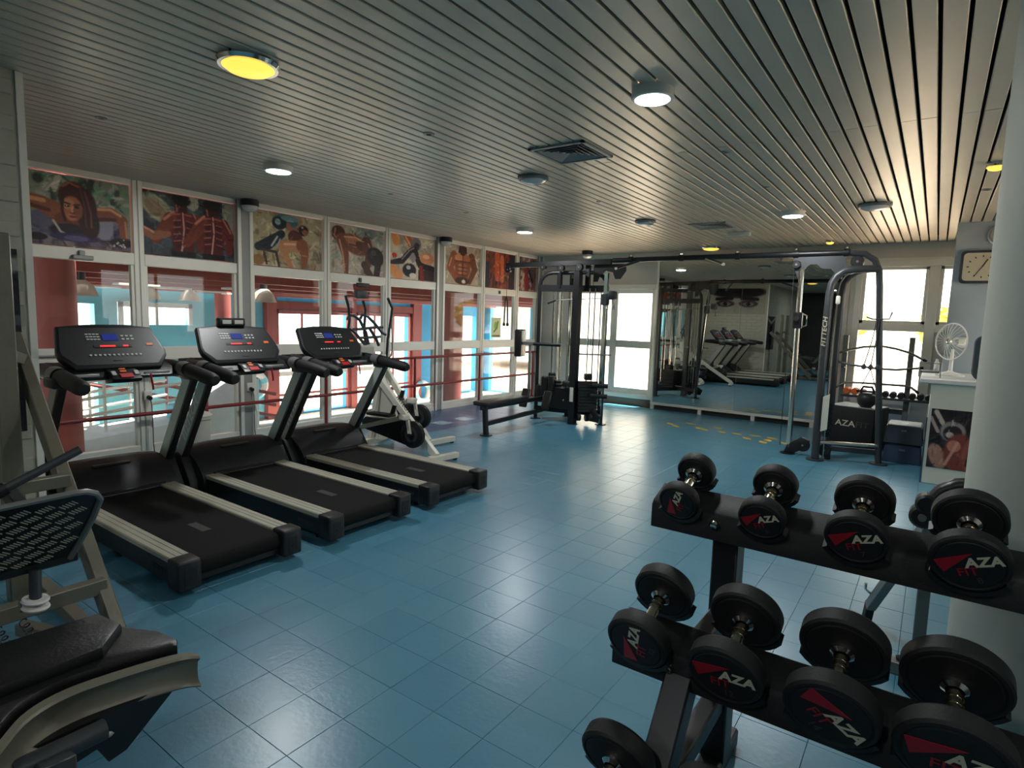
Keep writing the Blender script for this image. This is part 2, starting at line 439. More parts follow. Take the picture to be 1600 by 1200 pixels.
# ---- brick courses on the near walls (white painted brick mural with a dark picture)
bk = bpy.data.meshes.new('brick')
_t = MB(); _t.box((0, 0, 0), (.014, .285, .083), None, .005); _t.bm.to_mesh(bk); _t.bm.free(); bk.materials.append(MATS['brickwhite'])
def dark_face(y, z):            # the printed picture covers this part of the wall
    return (1.75 > z > .72 and y < 1.13+.0*z)
for r in range(29):
    z = .06+r*.0975
    for c in range(4):
        y = YN-.18-.3*c-(.15 if r % 2 else 0)
        o = link('brick', bk, wn_); o.location = (XN+.004, y, z+random.uniform(-.003, .003)); o.scale = (1+random.random()*.4, 1, 1)
for r in range(29):
    z = .06+r*.0975
    for c in range(8):
        x = XN-.3-.3*c-(.15 if r % 2 else 0)
        if x < XG+.15: continue
        o = link('brick', bk, wt); o.location = (x, YN+.004, z); o.rotation_euler = (0, 0, math.pi/2)

# ================================================================== painted prints
class Canvas:
    def __init__(s, w, h, n=110, bgc=(120, 120, 110)):
        s.w, s.h = w, h; s.nx = n; s.ny = max(8, int(n*h/w)); s.a = np.ones((s.ny, s.nx, 3))*np.array(bgc, float)
        yy, xx = np.mgrid[0:s.ny, 0:s.nx]; s.x = xx/(s.nx-1); s.y = 1-yy/(s.ny-1)      # y up, 0..1
        s.k = h/w
    def put(s, m, c, soft=1): s.a = s.a*(1-m[..., None]*soft)+np.array(c, float)*m[..., None]*soft; return s
    def ell(s, cx, cy, rx, ry, c, rot=0, soft=1, edge=.18):
        t = math.radians(rot); dx, dy = s.x-cx, (s.y-cy)*s.k
        u = (dx*math.cos(t)+dy*math.sin(t))/rx; v = (-dx*math.sin(t)+dy*math.cos(t))/(ry*s.k)
        return s.put(np.clip((1+edge/2-np.sqrt(u*u+v*v))/edge, 0, 1), c, soft)
    def line(s, pts, w, c, soft=1):
        m = np.zeros_like(s.x)
        ws = w if isinstance(w, (list, tuple)) else [w]*len(pts)
        for (p, q, w0, w1) in zip(pts, pts[1:], ws, ws[1:]):
            dx, dy = q[0]-p[0], (q[1]-p[1])*s.k; L = dx*dx+dy*dy+1e-9
            t = np.clip(((s.x-p[0])*dx+(s.y-p[1])*s.k*dy)/L, 0, 1)
            d = np.hypot(s.x-p[0]-t*dx, (s.y-p[1])*s.k-t*dy); ww = w0+(w1-w0)*t
            m = np.maximum(m, np.clip((ww-d)/.012+.5, 0, 1))
        return s.put(m, c, soft)
    def rect(s, x0, x1, y0, y1, c, soft=1):
        return s.put(((s.x > x0) & (s.x < x1) & (s.y > y0) & (s.y < y1)).astype(float), c, soft)
    def blotch(s, n, cols, r=(.03, .1), soft=.6, reg=(0, 1, 0, 1)):
        for _ in range(n):
            c = cols[rng.integers(len(cols))]
            s.ell(rng.uniform(reg[0], reg[1]), rng.uniform(reg[2], reg[3]), rng.uniform(*r), rng.uniform(*r), c, rng.uniform(0, 180), soft, .6)
        return s
    def strokes(s, n, w=(.004, .012), ln=(.02, .07), j=26, ang=None):
        for _ in range(n):
            x, y = rng.uniform(.02, .98), rng.uniform(.02, .98); c = s.a[int((1-y)*(s.ny-1)), int(x*(s.nx-1))]+rng.normal(0, j)+rng.normal(0, 6, 3)
            a = rng.uniform(0, math.pi) if ang is None else ang+rng.normal(0, .4); l = rng.uniform(*ln)
            s.line([(x-l*math.cos(a), y-l*math.sin(a)/s.k), (x+l*math.cos(a), y+l*math.sin(a)/s.k)], rng.uniform(*w), np.clip(c, 8, 250), .75)
        return s
    def grain(s, a): s.a += rng.normal(0, a, s.a.shape[:2])[..., None]; return s
    def mesh(s, name, ax, ay, o, thick=.004, m='print', parent=None, world=False):
        """solid printed sheet: o = lower left corner, ax = rightwards, ay = up"""
        ax, ay, o = V(ax).normalized(), V(ay).normalized(), V(o); n = ax.cross(ay)
        if world and parent is not None: o = topmost(parent).matrix_basis.inverted() @ o
        vs = []; nx, ny = s.nx, s.ny
        for j in range(ny):
            for i in range(nx): vs.append(o+ax*(s.w*i/(nx-1))+ay*(s.h*(1-j/(ny-1))))
        fs = [(j*nx+i, (j+1)*nx+i, (j+1)*nx+i+1, j*nx+i+1) for j in range(ny-1) for i in range(nx-1)]
        b = len(vs); cs = [(ny-1)*nx, (ny-1)*nx+nx-1, nx-1, 0]
        vs += [vs[c]-n*thick for c in cs]
        fs += [(b+3, b+2, b+1, b)]
        bd = [[(ny-1)*nx+i for i in range(nx)], [j*nx+nx-1 for j in range(ny-1, -1, -1)], [i for i in range(nx-1, -1, -1)], [j*nx for j in range(ny)]]
        for q in range(4): fs.append(tuple(bd[q][::-1]+[b+q, b+(q+1) % 4]))
        me = bpy.data.meshes.new(name); me.from_pydata(vs, [], fs)
        c = np.clip(s.a, 0, 255)/255; lin = np.where(c <= .04045, c/12.92, ((c+.055)/1.055)**2.4)
        col = np.ones((len(vs), 4)); col[:nx*ny, :3] = lin.reshape(-1, 3); col[nx*ny:, :3] = .6
        at_ = me.color_attributes.new('Col', 'FLOAT_COLOR', 'POINT'); at_.data.foreach_set('color', col.ravel())
        me.materials.append(MATS[m]); return link(name, me, parent)

# ---- glazed side wall: posts, mullions, rails and panes
gl = struct(MB().bx(XG-.045, XG+.045, YN, YB-.03, 0, .06).build('wall_left', 'alu', smooth=0))
posts, mulls = [4.01, 7.45, 10.5], [1.86, 2.85, 5.19, 6.29, 8.61, 9.69]
for y in posts:
    MB().bx(XG-.06, XG+.06, y-.1, y+.1, .0, CE, .008).build('post', 'alu_grey', gl)
    for s_ in (-.075, .075): MB().bx(XG+.06, XG+.07, y+s_-.022, y+s_+.022, .0, CE, .003).build('post_strip', 'alu', gl)
for y in mulls:
    MB().bx(XG-.045, XG+.045, y-.05, y+.05, .06, CE, .006).build('mullion', 'alu', gl)
    MB().bx(XG+.045, XG+.05, y-.004, y+.004, .06, CE).build('mullion_joint', 'alu_grey', gl)
edges = sorted([(y, .05) for y in mulls]+[(y, .1) for y in posts])
bays = [(a[0]+a[1], b[0]-b[1]) for a, b in zip(edges, edges[1:])]
bays = [(1.24, 1.81)]+bays
for n, (y0, y1) in enumerate(bays):
    MB().bx(XG-.04, XG+.04, y0, y1, 2.825, CE, .004).build('head_rail', 'alu', gl)
    MB().bx(XG-.04, XG+.045, y0, y1, 2.02, 2.14, .005).build('transom', 'alu', gl)
    MB().bx(XG-.04, XG+.04, y0, y1, 1.03, 1.17, .005).build('mid_rail', 'alu', gl)
    MB().bx(XG-.04, XG+.04, y0, y1, .05, .12, .005).build('bottom_rail', 'alu', gl)
    for ya, yb in ((y0, y0+.03), (y1-.03, y1)):
        MB().bx(XG-.03, XG+.03, ya, yb, .12, 2.02, .003).build('stile', 'alu', gl)
    for za, zb in ((.12, 1.03), (1.17, 2.02)):
        MB().bx(XG-.003, XG+.003, y0+.03, y1-.03, za, zb).build('pane', 'glass', gl, smooth=0)
    if n == 0: MB().bx(XG-.003, XG+.003, y0, y1, 2.14, 2.825).build('pane', 'hall_white', gl, smooth=0)
# door closer and latches on the frame
MB().bx(XG+.045, XG+.09, 2.25, 2.42, 2.03, 2.07, .005).box((XG+.06, 2.33, 2.09), (.03, .05, .05), None, .005).build('door_closer', 'steel_grey', gl)
MB().cyl((XG+.05, 1.95, 1.10), (XG+.05, 2.22, 1.10), .012).build('pull_handle', 'steel_grey', gl)
for y in (5.75, 9.1): MB().box((XG+.055, y, 2.07), (.02, .05, .06), None, .005).build('latch', 'dark_steel', gl)

# ---- the printed panels in the top lights
SK, SKD, SKL = (150, 88, 62), (84, 42, 34), (205, 150, 110)
def P(n, bgc): y0, y1 = bays[n]; return Canvas(y1-y0-.03, .66, 150, bgc)
def hang(c, n, label):
    y0 = bays[n][0]+.015
    tag(c.mesh('fitness_poster', (0, 1, 0), (0, 0, 1), (XG+.012, y0, 2.15), .006), label, 'poster', 'printed panels above the glazing')
c = P(1, (138, 146, 126))                       # woman in a push-up
c.blotch(46, [(176, 176, 160), (70, 104, 78), (52, 62, 56), (205, 200, 184), (110, 150, 112)], (.02, .07), .8, (0, 1, .55, 1)).rect(0, 1, 0, .2, (84, 74, 82)).blotch(30, [(120, 106, 120), (50, 42, 62), (150, 140, 140), (92, 84, 112)], (.03, .1), .7, (0, 1, 0, .4))
c.ell(.12, .9, .05, .07, (60, 66, 60), edge=.5).line([(.3, .95), (.26, .78)], .03, (200, 196, 176)).line([(.62, .98), (.58, .8)], .03, (60, 64, 60)).strokes(120)
c.ell(.18, .36, .16, .13, (96, 92, 110)).ell(.72, .3, .1, .16, (140, 136, 150)).rect(.68, .82, .14, .4, (150, 144, 160), .5)
c.line([(-.05, .6), (.14, .56), (.3, .46)], [.075, .08, .1], (150, 84, 56)).line([(-.02, .62), (.16, .6)], .022, (216, 150, 104)).line([(.0, .53), (.2, .48)], .02, (92, 46, 34))
c.line([(.6, .48), (.8, .54), (.92, .46), (.93, .2)], [.085, .07, .055, .035], (140, 74, 50)).line([(.6, .57), (.8, .6), (.9, .53)], .016, (222, 158, 112)).line([(.64, .43), (.84, .46)], .02, (84, 40, 30)).line([(.95, .44), (.96, .22)], .012, (200, 130, 92))
c.ell(.43, .33, .2, .17, (118, 62, 44)).ell(.4, .22, .2, .1, (40, 34, 44)).line([(.24, .34), (.3, .2), (.4, .13)], .012, (190, 180, 176)).ell(.44, .13, .24, .06, (54, 46, 84)).ell(.45, .12, .12, .04, (92, 84, 130))
c.ell(.44, .7, .15, .22, (74, 34, 26)).ell(.56, .52, .1, .32, (62, 28, 22)).ell(.6, .34, .08, .2, (52, 26, 22)).line([(.34, .84), (.4, .9), (.5, .86)], .012, (160, 92, 66)).line([(.55, .8), (.6, .5), (.6, .3)], .01, (120, 62, 46)).line([(.5, .86), (.54, .6), (.55, .3)], .008, (104, 54, 40))
c.ell(.42, .54, .098, .175, (176, 104, 70)).ell(.385, .6, .06, .08, (214, 146, 104), soft=.6).ell(.47, .5, .05, .1, (128, 68, 46), soft=.7).ell(.41, .42, .045, .05, (196, 122, 86), soft=.7)
c.line([(.345, .615), (.4, .6)], .008, (52, 24, 18)).line([(.44, .595), (.495, .61)], .008, (52, 24, 18)).ell(.375, .57, .024, .017, (36, 18, 16)).ell(.465, .565, .024, .017, (36, 18, 16)).ell(.37, .575, .007, .006, (230, 220, 210)).line([(.425, .56), (.418, .49)], .009, (224, 156, 116)).line([(.405, .475), (.44, .475)], .006, (92, 42, 32)).ell(.425, .425, .034, .016, (158, 56, 50)).line([(.395, .427), (.455, .425)], .004, (90, 30, 28)).line([(.34, .78), (.325, .5), (.35, .36)], .014, (66, 30, 24))
c.ell(.9, .12, .12, .07, (34, 30, 30)).blotch(10, [(214, 208, 200)], (.008, .018), .9, (.82, .99, .06, .17)).ell(.08, .1, .1, .05, (40, 34, 32)).grain(6)
hang(c, 1, 'printed panel of a dark-haired woman lowering into a push-up')
c = P(2, (58, 66, 70))                          # two men from behind
c.blotch(30, [(30, 38, 46), (84, 92, 92), (24, 28, 36), (70, 84, 92)], (.05, .15), .8).ell(.14, .74, .2, .17, (168, 168, 138), -38).ell(.13, .72, .14, .1, (150, 128, 104), -38).rect(.86, 1, .3, 1, (150, 146, 132)).ell(.52, .9, .07, .12, (170, 172, 150)).strokes(80)
for cx, t in ((.41, 0), (.75, .0)):
    c.ell(cx, .46+t, .16, .3, (98, 36, 32)).ell(cx, .2, .12, .26, (80, 26, 26)).line([(cx-.13, .6), (cx-.21, .42), (cx-.3, .24)], [.075, .06, .045], (120, 52, 40)).line([(cx+.12, .62), (cx+.2, .42), (cx+.19, .16)], [.07, .055, .04], (104, 38, 34)).line([(cx-.1, .72), (cx-.2, .58)], .014, (206, 130, 104)).line([(cx+.12, .72), (cx+.21, .5)], .01, (190, 112, 92))
    c.ell(cx-.02, .8+t, .065, .11, (66, 28, 26)).ell(cx-.01, .93, .1, .1, (18, 15, 17)).line([(cx-.07, .84), (cx-.06, .74)], .008, (180, 110, 92)).line([(cx, .72), (cx+.01, .45), (cx-.02, .1)], .007, (232, 178, 160)).line([(cx-.11, .68), (cx-.03, .7)], .009, (176, 92, 78)).line([(cx+.02, .7), (cx+.09, .69)], .009, (176, 92, 78))
    for k in range(4): c.ell(cx-.06, .55-.11*k, .04, .06, (72, 22, 24), 15).ell(cx+.07, .55-.11*k, .04, .06, (72, 22, 24), -15).line([(cx-.1, .58-.11*k), (cx-.03, .6-.11*k)], .005, (200, 120, 104)).line([(cx+.04, .6-.11*k), (cx+.1, .58-.11*k)], .005, (180, 100, 88))
    c.rect(cx-.13, cx+.13, 0, .09, (22, 18, 26))
c.line([(-.02, .38), (.1, .3), (.24, .36)], [.045, .05, .04], (150, 92, 66)).line([(.0, .42), (.1, .35)], .01, (216, 160, 124)).strokes(60, (.003, .007), (.02, .05), 30).grain(5)
hang(c, 2, 'dark printed panel of two muscular men seen from behind')
c = P(3, (180, 166, 134))                       # athlete crouching with a ball
c.blotch(60, [(206, 192, 158), (150, 130, 100), (112, 104, 88), (220, 208, 180), (160, 116, 92)], (.02, .08), .7).strokes(160, (.004, .014), (.02, .06), 34)
c.ell(.46, .87, .18, .13, (74, 112, 116)).ell(.37, .82, .1, .12, (30, 46, 52)).ell(.35, .84, .04, .06, (150, 180, 180)).ell(.52, .93, .13, .06, (112, 150, 150)).line([(.5, .8), (.58, .66)], .03, (170, 106, 76)).ell(.6, .58, .11, .14, (96, 54, 44), -20).ell(.63, .47, .08, .06, (190, 120, 84)).ell(.72, .74, .075, .1, (52, 32, 30)).ell(.745, .71, .045, .06, (150, 92, 68)).ell(.7, .8, .02, .02, (200, 180, 160))
c.line([(.62, .42), (.42, .4), (.46, .22), (.53, .03)], [.075, .07, .045, .03], (196, 138, 98)).line([(.6, .46), (.44, .44)], .014, (236, 190, 150)).line([(.7, .44), (.74, .28), (.72, .04)], [.09, .06, .035], (150, 90, 64)).line([(.08, .34), (.22, .42), (.4, .62)], [.05, .075, .05], (38, 46, 58)).line([(.26, .38), (.34, .56)], .012, (200, 206, 206)).line([(.33, .36), (.38, .52)], .01, (170, 180, 184)).line([(.1, .3), (.32, .27), (.36, .02)], .016, (64, 58, 52)).line([(.15, .28), (.19, .04)], .014, (74, 66, 56)).ell(.08, .1, .08, .1, (150, 112, 70)).strokes(50, (.003, .008), (.02, .04), 24).grain(6)
hang(c, 3, 'sandy printed panel of a crouching athlete lifting a blue ball')
c = P(4, (186, 176, 158))                       # man bending forward
c.blotch(50, [(206, 196, 178), (160, 138, 122), (196, 160, 150), (120, 108, 100), (150, 160, 150)], (.02, .08), .7).blotch(14, [(110, 126, 118)], (.06, .14), .5, (.4, 1, .7, 1)).strokes(150, (.004, .014), (.02, .06), 34)
c.ell(.15, .82, .12, .15, (78, 42, 32)).line([(.1, .9), (.08, .76), (.14, .68)], .012, (190, 130, 96)).line([(.2, .7), (.27, .42), (.29, .03)], [.09, .065, .04], (126, 74, 54)).line([(.17, .68), (.23, .4), (.26, .05)], .012, (216, 156, 118)).ell(.46, .62, .27, .2, (118, 68, 50), -16).ell(.42, .68, .16, .1, (190, 126, 90), -16, .8).ell(.56, .62, .1, .1, (86, 46, 36), -16).line([(.26, .76), (.46, .78), (.66, .68)], .012, (226, 170, 130)).line([(.34, .62), (.52, .6)], .01, (84, 44, 34))
c.line([(.66, .68), (.73, .46), (.66, .08)], [.1, .085, .05], (98, 56, 44)).line([(.7, .68), (.78, .46)], .012, (200, 140, 108)).ell(.84, .42, .17, .2, (38, 32, 34), -25).ell(.8, .5, .06, .06, (70, 62, 64)).line([(.62, .22), (.74, .0)], .055, (70, 44, 36)).line([(.9, .3), (.86, .0)], .06, (48, 36, 36)).strokes(70, (.003, .008), (.02, .05), 28).grain(6)
hang(c, 4, 'printed panel of a bare-backed man leaning forward')
c = P(5, (200, 188, 162))                       # cyclist at handlebars
c.blotch(30, [(222, 210, 186), (170, 150, 130), (146, 136, 124)], (.04, .12), .6).strokes(120, (.004, .014), (.02, .06), 30).line([(.1, 1), (.13, .86)], .08, (222, 146, 84)).line([(.36, 1), (.48, .78), (.56, .6)], [.07, .06, .06], (196, 104, 64)).line([(.33, .98), (.44, .8)], .014, (240, 186, 140)).ell(.56, .84, .12, .16, (120, 116, 120)).ell(.58, .8, .06, .09, (60, 56, 62))
c.line([(.04, .36), (.26, .42), (.42, .64), (.54, .72), (.6, .5), (.66, .36), (.96, .3)], [.035, .05, .05, .05, .055, .055, .05], (34, 29, 33)).line([(.26, .46), (.42, .68), (.52, .75)], .01, (150, 144, 150)).ell(.5, .52, .06, .12, (150, 140, 152)).ell(.42, .22, .15, .16, (30, 29, 40)).ell(.4, .28, .05, .05, (190, 186, 190)).ell(.5, .1, .08, .06, (220, 210, 200)).line([(.05, .2), (.2, .08)], .08, (220, 148, 96)).ell(.82, .54, .17, .14, (204, 134, 98)).ell(.8, .58, .08, .05, (236, 180, 140)).rect(.62, 1, 0, .26, (56, 40, 50)).line([(.68, .3), (.72, .0)], .045, (130, 40, 44)).ell(.09, .52, .06, .06, (200, 60, 54)).strokes(60, (.003, .008), (.02, .05), 28).grain(6)
hang(c, 5, 'printed panel of a cyclist gripping black handlebars')
c = P(6, (182, 168, 146))                       # muscular torso
c.blotch(40, [(206, 194, 170), (150, 130, 108), (214, 204, 186), (120, 126, 112)], (.03, .09), .7).strokes(120, (.004, .014), (.02, .06), 32)
c.line([(.26, .7), (.16, .42), (.34, .14)], [.1, .075, .06], (150, 84, 58)).line([(.74, .7), (.84, .44), (.7, .1)], [.1, .075, .055], (116, 64, 46)).ell(.5, .46, .22, .36, (140, 78, 54)).ell(.5, .88, .085, .14, (74, 40, 32)).ell(.4, .68, .12, .1, (206, 136, 98)).ell(.6, .68, .11, .1, (176, 108, 78)).line([(.3, .6), (.48, .6)], .01, (84, 40, 30)).line([(.52, .6), (.7, .6)], .01, (84, 40, 30)).line([(.5, .8), (.5, .2)], .009, (84, 40, 30)).line([(.2, .66), (.14, .46)], .014, (216, 150, 112))
for k in range(3):
    for sgn in (-1, 1): c.ell(.5+.07*sgn, .5-.1*k, .052, .04, (196, 126, 88) if sgn < 0 else (166, 100, 72)).line([(.38, .45-.1*k), (.62, .45-.1*k)], .005, (84, 42, 32))
c.ell(.5, .1, .2, .1, (70, 42, 36)).ell(.53, .08, .05, .05, (236, 226, 206)).line([(.42, .98), (.4, .84)], .02, (48, 26, 24)).line([(.58, .96), (.59, .84)], .02, (48, 26, 24)).strokes(60, (.003, .007), (.02, .04), 28).grain(6)
hang(c, 6, 'printed panel of a bare muscular torso facing front')
c = P(7, (120, 56, 44))                         # red crowd
c.blotch(50, [(160, 60, 40), (90, 34, 34), (200, 100, 60), (40, 30, 44), (64, 40, 50)], (.03, .1), .7).strokes(120, (.005, .014), (.03, .08), 36, 1.4).line([(.4, .9), (.42, .3)], .08, (190, 86, 54)).line([(.56, .86), (.58, .25)], .06, (204, 108, 68)).rect(0, .16, 0, .7, (40, 44, 66)).rect(.8, 1, 0, 1, (50, 40, 46)).blotch(16, [(232, 160, 110)], (.01, .03), .7, (.3, .8, .3, .8)).strokes(80, (.003, .008), (.02, .05), 34, 1.4).grain(6)
hang(c, 7, 'deep red printed panel with glowing blurred figures')
c = P(8, (120, 92, 84))
c.blotch(50, [(60, 40, 44), (180, 160, 150), (150, 50, 50), (90, 70, 70), (200, 190, 184)], (.04, .12), .7).ell(.4, .7, .14, .14, (60, 40, 40)).line([(.4, .6), (.5, .2)], .12, (140, 46, 50)).line([(.3, .5), (.2, .1)], .05, (200, 170, 150)).line([(.6, .6), (.8, .3)], .06, (44, 36, 44)).strokes(120, (.003, .01), (.02, .06), 34).grain(6)
hang(c, 8, 'printed panel of a figure in red, nearest the mirror wall')

# ---- murals on the near walls
c = Canvas(1.0, 1.05, 70, (44, 44, 48)); c.blotch(16, [(30, 30, 36), (70, 70, 72), (20, 20, 24), (96, 92, 92)], (.08, .22), .7).line([(0, .95), (.5, .8), (1, .92)], .04, (150, 148, 138)).line([(.2, .55), (1, .62)], .03, (86, 84, 88)).blotch(6, [(16, 16, 20)], (.1, .2), .8, (.4, 1, .2, .6)).grain(5)
c.mesh('wall_mural', (0, 1, 0), (0, 0, 1), (XN+.016, YN-1.06, .85), .004, 'mural', wn_)
c = Canvas(1.7, .8, 80, (160, 156, 142)); c.blotch(14, [(170, 166, 150), (140, 136, 124)], (.08, .2), .5)
c.ell(.5, .86, .5, .24, (44, 36, 36)).ell(.3, .4, .17, .13, (70, 52, 56)).ell(.72, .4, .17, .13, (70, 52, 56)).ell(.3, .39, .1, .07, (132, 122, 116)).ell(.72, .39, .1, .07, (132, 122, 116)).ell(.3, .39, .045, .065, (30, 26, 30)).ell(.72, .39, .045, .065, (30, 26, 30)).line([(.14, .58), (.42, .6)], .03, (40, 32, 32)).line([(.6, .6), (.88, .58)], .03, (40, 32, 32)).grain(5)
c.mesh('wall_mural', (-1, 0, 0), (0, 0, 1), (-4.4, YN+.016, 1.95), .004, 'mural', wt)

# ---- red barrier along the glass
br = thing('barrier_rail', 'dark red tubular barrier with two rails along the glazing', 'railing', (-6.72, 5.8, 0))
for z, y0 in ((.92, 1.3), (.47, 1.3)):
    MB().cyl((-6.72, y0, z), (-6.72, 10.35, z), .021, seg=12).build('rail', 'red_paint', br, True)
for y in (1.9, 3.46, 5.1, 6.8, 8.45, 10.2):
    MB().cyl((-6.72, y, .0), (-6.72, y, .93), .021, seg=12).cyl((-6.72, y, 0), (-6.72, y, .01), .045, seg=12).build('post', 'red_paint', br, True)

# ================================================================== THE POOL HALL BEYOND THE GLASS
HX, HZ = -14.0, -1.2
struct(MB().bx(HX-.3, XG-.1, -2.2, 18, HZ-.3, HZ).build('floor_hall', 'hall_pave', smooth=0))
struct(MB().bx(XG-.16, XG-.11, -2.2, 10.8, HZ, -.02).build('wall_plinth', 'hall_white', smooth=0))
struct(MB().bx(XG-.22, XG-.05, 10.83, 18, HZ, 3.2).build('wall_hall_side', 'hall_white', smooth=0))
struct(MB().bx(HX, XG-.1, -2.4, -2.2, HZ, 3.2).build('wall_hall_end', 'hall_cyan', smooth=0))
struct(wall_holes('wall_hall_far', 'hall_cyan', -2.2, 8.7, HZ, 3.2, [(4.35, 4.98, -1.1, 1.62), (5.4, 6.9, 1.2, 1.68)], (HX, 0, 0), (0, 1, 0), -.25))
fb = struct(wall_holes('wall_hall_window', 'hall_blue', 8.7, 17.8, HZ, 3.2, [(9.02, 11.4, HZ+.05, 1.62), (11.6, 13.9, HZ+.05, 1.62), (15.2, 17.4, HZ+.05, 1.62)], (HX, 0, 0), (0, 1, 0), -.25))
struct(wall_holes('wall_hall_back', 'hall_blue', HX, XG-.2, HZ, 3.2, [(-13.7, -11.9, HZ+.05, 2.2), (-11.4, -9.6, HZ+.05, 2.2), (-9.2, -7.5, HZ+.05, 2.2)], (0, 17.8, 0), (1, 0, 0), -.2))
# window frames in the hall
def hall_window(y0, y1, z0, z1, m, nv, nh, parent):
    MB().bx(HX+.01, HX+.09, y0, y0+.08, z0, z1).build('frame_bar', m, parent); MB().bx(HX+.01, HX+.09, y1-.08, y1, z0, z1).build('frame_bar', m, parent)
    MB().bx(HX+.01, HX+.09, y0, y1, z1-.1, z1).build('frame_bar', m, parent)
    for i in range(1, nv): y = y0+(y1-y0)*i/nv; MB().bx(HX+.02, HX+.07, y-.025, y+.025, z0, z1).build('glazing_bar', m, parent)
    for z in nh: MB().bx(HX+.02, HX+.07, y0, y1, z-.03, z+.03).build('glazing_bar', m, parent)
w1 = struct(MB().bx(HX-.02, HX+.06, 6.12, 6.18, 1.2, 1.68).build('window_1', 'hall_white')); hall_window(5.4, 6.9, 1.2, 1.68, 'hall_white', 1, (), w1)
for k, (a, b) in enumerate(((9.02, 11.4), (11.6, 13.9))):
    w = struct(MB().bx(HX+.0, HX+.08, a, b, -.12, .0).build('window_%d' % (k+2), 'hall_white')); hall_window(a, b, HX*0+HZ+.05, 1.62, 'hall_red', 3, (-.62,), w)
for y0, y1 in ((8.72, 9.0), (11.42, 11.58), (13.92, 14.3)):
    struct(MB().bx(HX+.0, HX+.16, y0, y1, HZ, 2.0).build('trim_hall', 'hall_red', smooth=0))
struct(MB().bx(HX+.0, HX+.14, 8.7, 14.3, 1.64, 1.84).build('trim_lintel', 'hall_beam', smooth=0))
# columns
for x, y, r, zt in ((-7.85, 2.38, .24, 3.0), (-13.3, 7.28, .17, 3.0), (-9.6, 10.9, .3, 3.0)):
    struct(MB().lathe([(r, HZ), (r, zt)], (x, y, 0), (0, 0, 1), 32).build('column_hall', 'hall_red'))
# roof: pale strips of rooflight between red boards and beams
rf = struct(MB().bx(HX-.3, HX+.9, -2.4, 18, 3.0, 3.15).build('roof', 'hall_beam', smooth=0))
for k in range(5):
    x = HX+1.5+1.25*k
    MB().bx(x, x+1.1 if k < 4 else XG-.1, -2.4, 18, 3.0, 3.12).build('roof_panel', 'hall_beam', rf, smooth=0)
for k in range(7):
    x = HX+.5+.98*k
    MB().bx(x-.07, x+.07, -2.2, 17.8, 1.94+.03*(k % 3) if k < 6 else 2.3, 2.28).build('roof_beam', 'hall_beam', rf, smooth=0)
for k in range(8):
    MB().bx(HX, XG-.2, -1+2.4*k, -.86+2.4*k, 2.28, 2.5).build('cross_beam', 'hall_red', rf, smooth=0)
for x_, y_ in ((-12.6, 4.6), (-11.2, 5.2), (-12.2, 6.4), (-10.4, 4.3), (-9.6, 5.6), (-12.9, 7.4)):
    MB().bx(x_-.12, x_+.12, y_-.3, y_+.3, 1.92, 1.95).build('light_panel', 'hall_white', rf, smooth=0)
# hanging dome lamps
for k, (px, py, X) in enumerate(((127, 462, -9.4), (230, 467, -10.6), (297, 470, -12.2), (412, 472, -9.0))):
    p = at(px, py, 0, X)
    t = thing('pendant_lamp', ['pale dome pendant lamp beside the big red column', 'pale dome pendant lamp left of the hall window pair', 'small pale dome pendant lamp farthest down the hall', 'large pale dome pendant lamp behind the third glass bay'][k], 'lamp', p, 0, 'pendant lamps in the pool hall')
    MB().lathe([(.2, 0), (.195, .02), (.15, .13), (.08, .2), (.06, .21)], (0, 0, 0), (0, 0, 1), 24).build('shade', 'shade_metal', t)
    MB().cyl((0, 0, .2), (0, 0, .36), .06, .055).build('gear_housing', 'dark_steel', t)
    MB().cyl((0, 0, .36), (0, 0, max(.5, 3.06-p.z)), .008).build('cable', 'cord', t)
# pool
pw = struct(MB().bx(-12.9, -8.2, 4.9, 14, HZ+.01, HZ+.03).build('pool', 'pool_water', smooth=0))
for a in ((-13.1, -12.9, 4.7, 14.2), (-8.2, -8.0, 4.7, 14.2), (-12.9, -8.2, 4.7, 4.9), (-12.9, -8.2, 14, 14.2)):
    MB().bx(*a, HZ, HZ+.07, .01).build('pool_kerb', 'hall_white', pw)
# ramp with its white handrails
rp = thing('ramp', 'pale blue walled ramp with white tubular handrails behind the glass', 'ramp', (-9, 4, HZ))
MB().prism([(2.4, HZ), (5.2, HZ), (5.2, .55), (4.3, .02), (2.4, -.12)], (-9.4, 0, 0), (0, 1, 0), (0, 0, 1), .9).build('ramp_wall', 'hall_pale', rp, True, 0)
MB().bx(-9.0, -8.5, 4.05, 4.25, HZ, .2, .01).build('pier', 'hall_cyan', rp, True)
for X in (-8.8, -9.3):
    for dz in (.2, .42, .64):
        MB().cyl((X, 2.5, -.08+dz), (X, 4.2, .1+dz), .022, seg=10).build('handrail', 'hall_white', rp, True)
    for y in (2.6, 3.2, 3.7, 4.2): MB().cyl((X, y, -.1), (X, y, .6+(y-2.5)*.1), .02, seg=8).build('rail_post', 'hall_white' if y != 4.2 else 'hall_red', rp, True)
for k in range(3): MB().cyl((-10.6, 3.2, .9-.2*k), (-9.6, 6.2, .1-.2*k), .03, seg=8).build('stair_rail', 'hall_red', rp, True)
